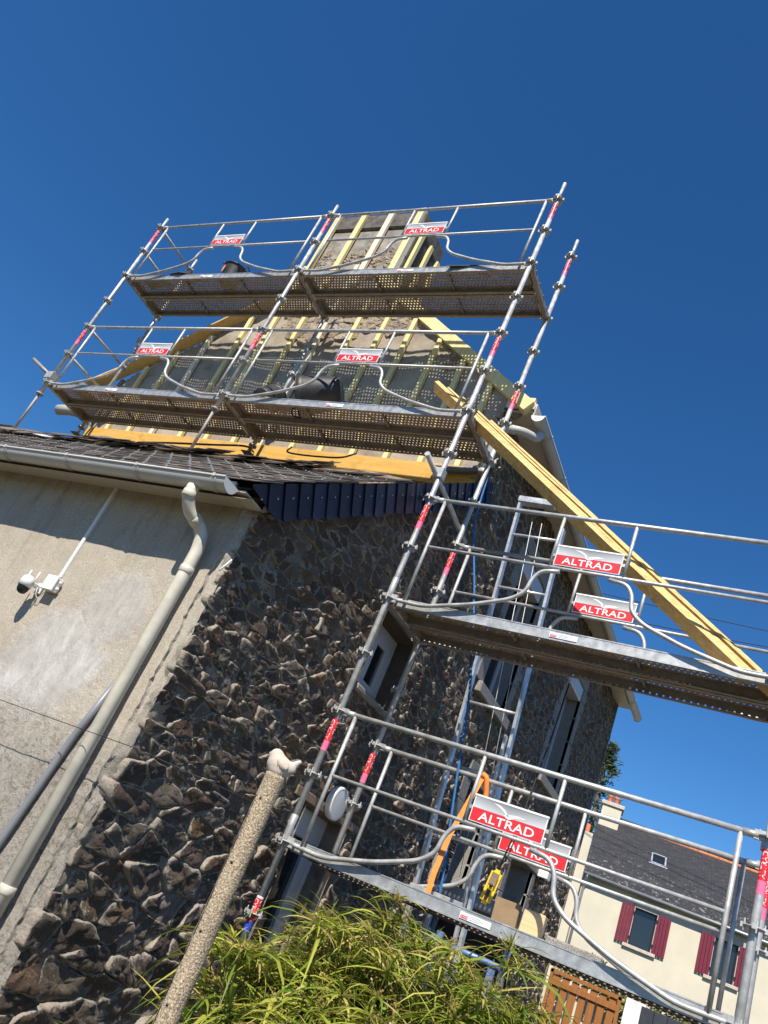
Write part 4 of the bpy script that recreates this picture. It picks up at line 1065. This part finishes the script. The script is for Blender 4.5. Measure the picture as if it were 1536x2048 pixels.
# ------------------------------------------------------------------ post and bird
PX, PY, PZ = 1.266, -2.398, .078
t = thing('concrete_post', 'washed gravel concrete post with a clay bird on top', 'post', (PX, PY, GROUND))
m = MB(); n = 28; H = PZ-GROUND; rows = 150
for k in range(rows+1):
    z = H*k/rows
    for j in range(n):
        a = 2*PI*j/n; r = .0435+.0020*nz(math.cos(a)*5, math.sin(a)*5, z*9)+.0018*nz(math.cos(a)*16, math.sin(a)*16, z*60)
        m.v.append((r*math.cos(a), r*math.sin(a), z))
for k in range(rows):
    for j in range(n): m.face((k*n+j, k*n+(j+1) % n, (k+1)*n+(j+1) % n, (k+1)*n+j), True)
m.face([rows*n+j for j in range(n)])
m.build('shaft', M_POST, t)
m = MB()
for k in range(14):
    z = H-.10-k*.11; a = -PI*.68+.10*math.sin(k*1.7)
    if k < 13:
        a2 = -PI*.68+.10*math.sin((k+1)*1.7); m.tube([(.0438*math.cos(a), .0438*math.sin(a), z), (.0438*math.cos(a2), .0438*math.sin(a2), z-.11)], .0024, 5)
m.build('crack', M_BLACK, t)
m = MB()
for k in range(5):
    a = -PI*.47; z = H-.11-k*.26; m.lathe([(.001, .003), (.005, .002), (.006, -.002)], 10, Matrix.Translation((.0435*math.cos(a), .0435*math.sin(a), z)) @ Matrix.Rotation(a, 4, 'Z') @ Matrix.Rotation(PI/2, 4, 'Y'))
m.build('bolt_hole', M_BLACK, t)
# bird: one skinned body
def skin_mesh(name, pts, edges, mat, sub=2):
    me = bpy.data.meshes.new(name); me.from_pydata([p[0] for p in pts], edges, [])
    o = bpy.data.objects.new(name, me); COL.objects.link(o)
    md = o.modifiers.new('s', 'SKIN'); md.use_smooth_shade = True
    for i, (co, r) in enumerate(pts):
        v = me.skin_vertices[0].data[i]; v.radius = r if isinstance(r, tuple) else (r, r); v.use_root = (i == 0)
    o.modifiers.new('u', 'SUBSURF').levels = sub
    dg = bpy.context.evaluated_depsgraph_get(); nm = bpy.data.meshes.new_from_object(o.evaluated_get(dg))
    bpy.data.objects.remove(o); nm.materials.clear(); nm.materials.append(mat)
    for p in nm.polygons: p.use_smooth = True
    return nm
bt = thing('clay_bird', 'pale clay bird figurine sitting on top of the concrete post', 'figurine', (PX, PY, PZ-.003), (0, 0, .42))
bt.scale = (.93, .93, .93)
mb_ = bpy.data.metaballs.new('body'); mb_.resolution = .006; mb_.render_resolution = .005; mb_.threshold = .25
for (co, r, sc) in (((.002, 0, .042), .056, (1.15, .95, .90)), ((-.018, 0, .054), .046, (1, .92, 1)), ((-.034, 0, .082), .034, (1, .95, 1)), ((.034, 0, .050), .036, (1.2, .8, .8)), ((.052, 0, .066), .022, (1.0, .9, .9)), ((.064, 0, .080), .017, (.9, 1.0, 1.0)), ((.074, 0, .092), .013, (.9, 1.1, .9)), ((-.058, 0, .082), .012, (1.3, .6, .6)), ((.0, 0, .016), .042, (1.1, 1, .6))):
    e = mb_.elements.new(type='ELLIPSOID'); e.co = co; e.radius = r*1.35; e.size_x, e.size_y, e.size_z = [r*1.0*q for q in sc]; e.size_x, e.size_y, e.size_z = sc; e.radius = r*1.30
mo_ = bpy.data.objects.new('body', mb_); COL.objects.link(mo_)
dg_ = bpy.context.evaluated_depsgraph_get(); body = bpy.data.meshes.new_from_object(mo_.evaluated_get(dg_)); bpy.data.objects.remove(mo_)
body.materials.clear(); body.materials.append(M_BIRD); body.polygons.foreach_set('use_smooth', [True]*len(body.polygons))
put('body', body, bt)
for s_ in (-1, 1):
    m = MB(); mm = Matrix.Translation((.016, s_*.0465, .052)) @ Matrix.Rotation(.35, 4, 'Y') @ Matrix.Diagonal((1.5, .40, 1, 1))
    pr = [(.0215*math.sin(PI*k/8)+.0001, -.0215*math.cos(PI*k/8)) for k in range(9)]
    m.lathe(pr, 16, mm)
    for k in range(5): m.tube([(-.010+k*.011, s_*(.0555-abs(k-2)*.0012), .066-k*.004), (-.004+k*.011, s_*(.0555-abs(k-2)*.0012), .038-k*.003)], .0014, 5)
    m.build('wing', M_BIRD, bt)
m = MB(); m.tube([(-.0, 0, 0), (0, 0, .012)], .038, 20); m.build('base', M_BIRD, bt)

# ------------------------------------------------------------------ sedge plants
def sedge(label, cx, cy, rx, ry, n, ztop, seed, spread=.2, heads=.75):
    rng = random.Random(seed); t = thing('umbrella_sedge', label, 'plant', (cx, cy, GROUND), (0, 0, 0), 'umbrella sedge clumps by the wall')
    lf, st, sd = MB(), MB(), MB()
    def blade(o, d0, L, w, droop):
        d = Vector(d0).normalized(); side = d.cross(Vector((0, 0, 1)))
        if side.length < .1: side = Vector((1, 0, 0))
        side.normalize(); side = (side+Vector((rng.uniform(-.4, .4), rng.uniform(-.4, .4), rng.uniform(-.6, .6)))).normalized()
        p = Vector(o); k = 5; i0 = len(lf.v)
        for s_ in range(k+1):
            f = s_/k; ww = w*(1-f**2.2)*min(1, .5+f*3)
            if s_ == k: lf.v.append(tuple(p))
            else: lf.v += [tuple(p-side*ww/2), tuple(p+side*ww/2)]
            d = (d+Vector((0, 0, -droop/k*(1+f)))).normalized(); p = p+d*(L/k)
        for s_ in range(k-1): a = i0+2*s_; lf.face((a, a+1, a+3, a+2), True)
        a = i0+2*(k-1); lf.face((a, a+1, a+2), True)
    for i in range(n):
        a = rng.uniform(0, 2*PI); q = math.sqrt(rng.random()); bx, by = rx*q*math.cos(a), ry*q*math.sin(a)
        h = (ztop-GROUND)*rng.uniform(.60, 1.0)*(1-.18*q)
        tx, ty = bx*(1+spread)+rng.uniform(-.12, .12), by*(1+spread)+rng.uniform(-.12, .12)-.05
        P = [Vector((bx*.75, by*.75, 0)), Vector((bx*.85, by*.85, h*.5)), Vector((tx, ty, h))]
        st.tube(P, .004, 5, False, [.006, .005, .003])
        top = P[2]; nl = rng.randint(14, 22)
        for k in range(nl):
            an = 2*PI*k/nl+rng.uniform(-.25, .25); el = rng.uniform(-.05, .75)
            blade(top, (math.cos(an)*math.cos(el), math.sin(an)*math.cos(el), math.sin(el)), rng.uniform(.15, .30), rng.uniform(.008, .016), rng.uniform(.2, 1.2))
        for k in range(9):                                   # side leaves lower on the stem
            f = rng.uniform(.3, .85); o = P[0].lerp(P[2], f); an = rng.uniform(0, 2*PI)
            wd = rng.random() < .3
            blade(o, (math.cos(an), math.sin(an), rng.uniform(.3, 1.6)), rng.uniform(.25, .5), rng.uniform(.016, .026) if wd else rng.uniform(.007, .014), rng.uniform(.3, 1.2))
        for k in range(3):                                   # long arching straps
            f = rng.uniform(.55, .95); o = P[0].lerp(P[2], f); an = rng.uniform(0, 2*PI)
            blade(o, (math.cos(an)*.8, math.sin(an)*.8, rng.uniform(.8, 1.6)), rng.uniform(.42, .66), rng.uniform(.020, .032), rng.uniform(1.3, 2.1))
        if rng.random() < heads:
            for k in range(26):
                an = rng.uniform(0, 2*PI); el = rng.uniform(.0, 1.2); L = rng.uniform(.03, .085)
                e = top+Vector((math.cos(an)*math.cos(el), math.sin(an)*math.cos(el), math.sin(el)))*L
                u = Vector((rng.uniform(-1, 1), rng.uniform(-1, 1), rng.uniform(-1, 1))).normalized()*.008; v = u.orthogonal().normalized()*.005
                sd.quad(tuple(e-u), tuple(e+v), tuple(e+u), tuple(e-v)); sd.quad(tuple(top), tuple(top+v*.3), tuple(e+v*.2), tuple(e))
    lf.build('leaf_blades', M_SEDGE, t, kind='stuff'); st.build('stems', M_STEM, t, kind='stuff'); sd.build('seed_heads', M_SEED, t, kind='stuff')
sedge('tallest umbrella sedge clump in front of the near door', 1.38, -.95, .36, .38, 150, -.06, 1)
sedge('umbrella sedge clump between the concrete post and the first standard', .95, -1.12, .17, .28, 85, -.36, 2)
sedge('umbrella sedge clump at the right below the cardboard box', 1.98, -.98, .27, .35, 120, -.03, 3)
sedge('low umbrella sedge clump hiding the foot of the post', 1.62, -1.55, .34, .2, 80, -.50, 4)
sedge('small sparse sedge tuft against the stone wall left of the post', .40, -1.25, .04, .04, 2, -.95, 6, .2, 0)

# ------------------------------------------------------------------ gate, sheet and shed past the house
gt_ = thing('garden_gate', 'orange brown slatted wooden gate beyond the house corner', 'gate', (-.13, 9.62, -1.3))
for k in range(7):
    m = MB(); m.box(.06+k*.15, .06+k*.15+.112, 0, .02, .05, 1.58); put('slat', bevel(m.mesh('slat', M_GATE), .004), gt_)
for zz in (.1, 1.42):
    m = MB(); m.box(.01, 1.12, -.03, -.002, zz, zz+.09); put('rail', bevel(m.mesh('rail', M_GATE), .004), gt_)
for x in (-.0, 1.09):
    m = MB(); m.box(x, x+.05, -.028, .03, 0, 1.64); put('stile', bevel(m.mesh('stile', M_GATE), .004), gt_)
m = MB(); m.box(.0, 1.14, -.028, .032, 1.585, 1.645); put('top_rail', bevel(m.mesh('top_rail', M_GATE), .004), gt_)
m = MB(); nx_ = 12
A = lin(0, .30, .03); B = lin(0, 1.0, .06)
sh_ = sheet(A, B, lambda a, bb, h: (1.02+a+.02*bb, 9.9-h, -.58+bb), hf=lambda a, bb: .03*nz(a*9, bb*2)); tag(put('white_sheet', sh_.mesh('white_sheet', M_SHEET)), 'white plastic sheet hanging beside the wooden gate', 'sheet')
t = thing('garden_shed', 'low dark blue clad shed partly hidden under the deck', 'shed', (1.33, 10.0, GROUND))
m = MB(); m.box(0, 1.5, 0, 1.4, 0, 2.05); m.build('wall', M_DARKBLUE, t)
for k in range(8):
    m = MB(); m.box(-.05+k*.2, .145+k*.2, -.12, .05, 2.06+(k % 2)*.012, 2.30); put('cladding_slate', bevel(m.mesh('cladding_slate', M_DARKBLUE), .004), t)
m = MB(); m.box(.1, .85, -.012, -.002, 0, 1.9); m.build('door', M_BLACK, t)
# leafy shrubs
def leaves(m, rng, c, rad, n, s):
    for i in range(n):
        d = Vector((rng.gauss(0, 1), rng.gauss(0, 1), rng.gauss(0, 1))).normalized()*rng.uniform(.4, 1)**.6
        p = Vector(c)+Vector((d.x*rad[0], d.y*rad[1], d.z*rad[2]))
        u = Vector((rng.uniform(-1, 1), rng.uniform(-1, 1), rng.uniform(-.6, .6))).normalized()*s*rng.uniform(.6, 1.3); v = u.orthogonal().normalized(); v = (v+u.normalized().cross(v)*rng.uniform(-1, 1)).normalized()*u.length*.55
        m.quad(tuple(p-u), tuple(p+v), tuple(p+u), tuple(p-v))
t = thing('garden_hedge', 'yellow green leafy hedge below the cream house windows', 'hedge', (.2, 16.2, GROUND))
m = MB(); rng = random.Random(31)
for k in range(16):
    leaves(m, rng, (-1.5+k*.19, rng.uniform(-.3, .3), 2.5+.36*math.sin(k*.5+.2)*(1-k/24)+rng.uniform(-.1, .1)), (.24, .3, .38), 170, .06)
m.build('foliage', M_HEDGE, t, kind='stuff')
m = MB()
for k in range(6): m.tube([(-1.3+k*.5, 0, 0), (-1.25+k*.5, .05, 1.3), (-1.3+k*.55, 0, 2.3)], .03, 6, True, [.04, .03, .01])
m.build('stem', M_BARK, t)

m = MB(); m.box(-4.5, 6, 16.5, 16.7, GROUND, .42); put('garden_wall', bevel(m.mesh('garden_wall', M_CREAM), .01), None, label='low cream garden wall behind the slatted gate', category='wall')
# ------------------------------------------------------------------ cream neighbour house
nb = thing('neighbour_house', 'cream house with dark slate roof, red ridge and burgundy shutters', 'house', (-.333, 24.081, 0), (0, 0, math.atan2(.20844, .97803)))
U0, U1, EV = -2.72, 9.0, 3.98
NW = [(-.97, -.29, 2.45, 3.56), (1.45, 2.13, 2.48, 3.60), (4.4, 5.1, 2.48, 3.6)]
us = sorted([U0, U1]+[w for q in NW for w in q[:2]]); zs = sorted([GROUND, EV]+[2.45, 3.56, 2.48, 3.60])
m = MB()
for i in range(len(us)-1):
    for j in range(len(zs)-1):
        cu, cz = (us[i]+us[i+1])/2, (zs[j]+zs[j+1])/2
        if any(q[0] < cu < q[1] and q[2] < cz < q[3] for q in NW): continue
        m.quad((us[i], 0, zs[j]), (us[i+1], 0, zs[j]), (us[i+1], 0, zs[j+1]), (us[i], 0, zs[j+1]))
RD, RZ = 2.62, 6.44
m.poly([(U0, 5.2, GROUND), (U0, 0, GROUND), (U0, 0, EV), (U0, RD, RZ-.1), (U0, 5.2, EV)])
m.poly([(U1, 0, GROUND), (U1, 5.2, GROUND), (U1, 5.2, EV), (U1, RD, RZ-.1), (U1, 0, EV)])
m.build('wall', M_CREAM, nb)
def nb_slate():
    g = NT('neighbour_slate'); mp = g.mapping((1, 1, 1))
    br = g.n('ShaderNodeTexBrick'); br.offset = .5; g.l(mp, br.inputs['Vector']); br.inputs['Scale'].default_value = 1
    br.inputs['Brick Width'].default_value = .22; br.inputs['Row Height'].default_value = .10; br.inputs['Mortar Size'].default_value = .006
    br.inputs['Color1'].default_value = (.030, .031, .037, 1); br.inputs['Color2'].default_value = (.045, .045, .050, 1); br.inputs['Mortar'].default_value = (.018, .018, .02, 1)
    c = br.outputs[0]; lich = g.noise(9, 6, .75); low = g.noise(.8, 3)
    sp = g.n('ShaderNodeSeparateXYZ'); g.l(g.co, sp.inputs[0])
    zone = g.fr(g.math('ADD', sp.outputs[1], g.math('MULTIPLY', low, 2.2)), 1.3, 3.0, 1, .0)
    c = g.mix(g.math('MULTIPLY', g.fr(lich, .57, .63), g.math('MAXIMUM', zone, .10)), c, (.36, .35, .31))
    g.col(c); g.bump(br.outputs[1], .4, .01); return g.set(.65, 0, .25)
M_NSLATE = nb_slate()
ang = math.atan2(RZ-EV+.06, RD+.25); sl_len = math.hypot(RZ-EV+.06, RD+.25)
m = MB(); m.box(U0-.03, U1, 0, sl_len, 0, .05); rf = m.build('roof', M_NSLATE, nb, loc=(0, -.25, EV-.08), rot=(ang, 0, 0))
m = MB(); m.box(U0-.03, U1, 0, sl_len+.2, 0, .05); rb = m.build('rear_roof', M_NSLATE, nb, loc=(U0+U1-.03, 2*RD+.25, EV-.08), rot=(ang, 0, PI))
k = 0; x = U0+.05
tm = MB()
for k in range(9):
    a0, a1 = -.3+ (PI+.6)*k/9, -.3+(PI+.6)*(k+1)/9
    for r, f in ((.10, 1), (.085, -1)):
        q = [(u, r*math.cos(a), r*1.1*math.sin(a)) for u, a in ((0, a0), (.34, a0), (.34, a1), (0, a1))]; tm.quad(*(q if f > 0 else q[::-1]))
tile_me = tm.mesh('ridge_tile', M_TERRA); rr = random.Random(4)
while x < U1-.3:
    put('ridge_tile', tile_me, nb, (x, RD+.0, RZ-.02+rr.uniform(-.008, .012)), (rr.uniform(-.05, .05), rr.uniform(-.025, .025), 0)); x += .345
m = MB(); m.box(U0+.01, U0+.70, RD-.5, RD+.4, 5.4, 6.78); cm_ = put('chimney', bevel(m.mesh('chimney', M_CREAM), .015), nb)
m = MB(); m.box(U0-.05, U0+.77, RD-.56, RD+.46, 6.785, 6.93); put('chimney_cap', bevel(m.mesh('chimney_cap', M_SURROUND), .02), cm_)
for x in (U0+.22, U0+.46):
    m = MB(); m.lathe([(.10, 6.93), (.09, 7.18), (.11, 7.2), (.11, 7.25), (.08, 7.25), (.07, 6.95)], 16, Matrix.Translation((x, RD-.05, 0))); m.build('chimney_pot', M_TERRA, cm_)
m = MB(); m.box(U0, U1, -.24, 0, EV-.02, EV+.0); m.build('soffit', M_CREAM, nb)
m = MB(); m.tube([(U0-.02, -.27, EV-.03), (U1, -.27, EV-.03)], .055, 10); m.build('gutter', M_ZINC, nb)
m = MB(); m.tube(smooth_path([(U0+.1, -.27, EV-.05), (U0+.1, -.2, EV-.2), (U0+.07, -.06, EV-.4), (U0+.07, -.06, GROUND)], 4, .1), .045, 10); m.build('downpipe', M_ZINC, nb)
for (u0, u1, z0, z1) in NW:
    w = put('window', None, nb)
    m = MB()
    m.box(u0-.085, u0, -.03, .12, z0, z1); m.box(u1, u1+.085, -.03, .12, z0, z1); m.box(u0-.085, u1+.085, -.032, .12, z1, z1+.32)
    put('surround', bevel(m.mesh('surround', M_SURROUND), .006), w)
    m = MB(); m.box(u0-.16, u1+.16, -.09, .12, z0-.10, z0-.002); put('sill', bevel(m.mesh('sill', M_SURROUND), .01), w)
    m = MB(); f = .045
    m.box(u0, u1, .1, .14, z0, z0+f); m.box(u0, u1, .1, .14, z1-f, z1); m.box(u0, u0+f, .101, .141, z0+f, z1-f); m.box(u1-f, u1, .101, .141, z0+f, z1-f); m.build('frame', M_BLACK, w)
    m = MB(); m.box(u0+.02, u1-.02, .125, .13, z0+.02, z1-.02); m.build('pane', M_GLASS, w)
    for s_, a in ((-1, u0-.02), (1, u1+.02)):
        st_ = put('shutter', None, nb); wv = .40; n_ = 4
        for q in range(n_):
            xx = a+s_*(q*wv/n_); x0_, x1_ = sorted((xx+s_*.003, xx+s_*(wv/n_-.003)))
            m = MB(); m.box(x0_, x1_, -.075, -.04, z0-.02, z1+.02); put('shutter_plank', bevel(m.mesh('shutter_plank', M_SHUTTER), .005), st_)
        for zz in (z0+.18, z1-.2):
            m = MB(); x0_, x1_ = sorted((a-s_*.03, a+s_*.03)); m.box(x0_, x1_, -.085, -.076, zz, zz+.06); m.build('hinge', M_BLACK, st_)
vl = put('skylight', None, nb)
mx = Matrix.Translation((0, -.25, EV-.08)) @ Matrix.Rotation(ang, 4, 'X'); s0 = 1.95
m = MB()
for bxs in ((-.77, -.27, s0, s0+.05), (-.77, -.27, s0+.55, s0+.6), (-.77, -.72, s0, s0+.6), (-.32, -.27, s0, s0+.6)): m.box(bxs[0], bxs[1], bxs[2], bxs[3], .05, .11, mx)
m.box(-.83, -.21, s0-.05, s0, .05, .085, mx); m.build('frame', M_ALU, vl)
m = MB(); m.box(-.73, -.31, s0+.04, s0+.56, .08, .09, mx); m.build('pane', M_GLASS, vl)
# annex with light gable to the left of it
an = thing('cream_annex', 'narrow cream gabled annex squeezed between stone house and cream house', 'building', (-3.65, 24.2, 0), (0, 0, .21))
m = MB(); m.box(0, .45, 0, 3, GROUND, 5.4); m.build('wall', M_CREAM, an)
m = MB(); m.box(.46, .78, .1, 1, GROUND, 4.0); m.build('pier', M_ZINC, an)
m = MB(); m.lathe([(.09, 5.4), (.09, 5.7), (.06, 5.72)], 12, Matrix.Translation((.22, .3, 0))); m.build('chimney_pot', M_TERRA, an)
# conifer
cf = thing('conifer_tree', 'dark green conifer rising behind the cream house chimney', 'tree', (-5.35, 33, GROUND))
m = MB(); m.tube([(0, 0, 0), (.1, 0, 7), (0, 0, 13.0)], .2, 10, True, [.28, .18, .03]); m.build('trunk', M_BARK, cf)
m = MB(); rng = random.Random(8)
for i in range(210):
    z = rng.uniform(3, 13.2); ln = (13.6-z)*.24+.35; a = rng.uniform(0, 2*PI); L_ = ln*rng.uniform(.6, 1.1)
    for k in range(30):
        f = rng.uniform(.15, 1); p = Vector((math.cos(a)*L_*f, math.sin(a)*L_*f, z-.25*f*L_+.12*math.sin(f*5)))
        p += Vector((rng.gauss(0, .09), rng.gauss(0, .09), rng.gauss(0, .07)))
        u = Vector((math.cos(a)+rng.uniform(-.7, .7), math.sin(a)+rng.uniform(-.7, .7), rng.uniform(-.2, .6))).normalized()*.14; v = u.orthogonal().normalized()*.035
        m.quad(tuple(p-u), tuple(p+v), tuple(p+u), tuple(p-v))
m.build('crown', M_NEEDLE, cf, kind='stuff')

# ------------------------------------------------------------------ cables
cab = [((-10, 20, 12.95), (8, 20, 12.0), 'highest overhead cable crossing the sky at the right'), ((-10, 20, 11.9), (8, 20, 11.75), 'middle overhead cable crossing the sky at the right'), ((-10, 20, 10.85), (8, 20, 10.6), 'lowest overhead cable near the eave end')]
for a, e, txt in cab:
    m = MB(); a, e = Vector(a), Vector(e)
    m.tube([a.lerp(e, k/12)+Vector((0, 0, -.25*math.sin(PI*k/12))) for k in range(13)], .014, 6)
    tag(put('overhead_cable', m.mesh('overhead_cable', M_CABLE)), txt, 'cable', 'overhead cables')
m = MB(); m.tube([(-4.5, -1.92, .10), (-1.1, -1.9, .012), (.04, -1.9, .03), (.8, -1.7, .01)], .0022, 6)
tag(put('thin_wire', m.mesh('thin_wire', M_CABLE)), 'thin dark wire stretched across the rendered wall below the camera', 'wire')
m = MB(); m.tube(smooth_path([(-3.1, .95, 3.92), (-2.9, .62, 3.78), (-3.2, .5, 3.66), (-3.9, .45, 3.58), (-4.4, .48, 3.56)], 5, .2), .012, 8)
m.tube(smooth_path([(-2.5, .85, 3.98), (-2.35, .62, 3.74), (-1.95, .55, 3.68), (-1.65, .7, 3.80), (-1.62, .85, 3.98)], 5, .2), .010, 8)
tag(put('black_hose', m.mesh('black_hose', M_CABLE)), 'black hose looped over the lean-to roof below the second deck', 'hose')
m = MB(); m.box(-.13, .13, 0, .16, 0, .004); tag(put('white_card', m.mesh('white_card', M_WHITE), None, (-4.35, -.66, roof_z(-.66)+.05), (SLP-.05, 0, .2)), 'small white card lying on the lean-to slates', 'card')
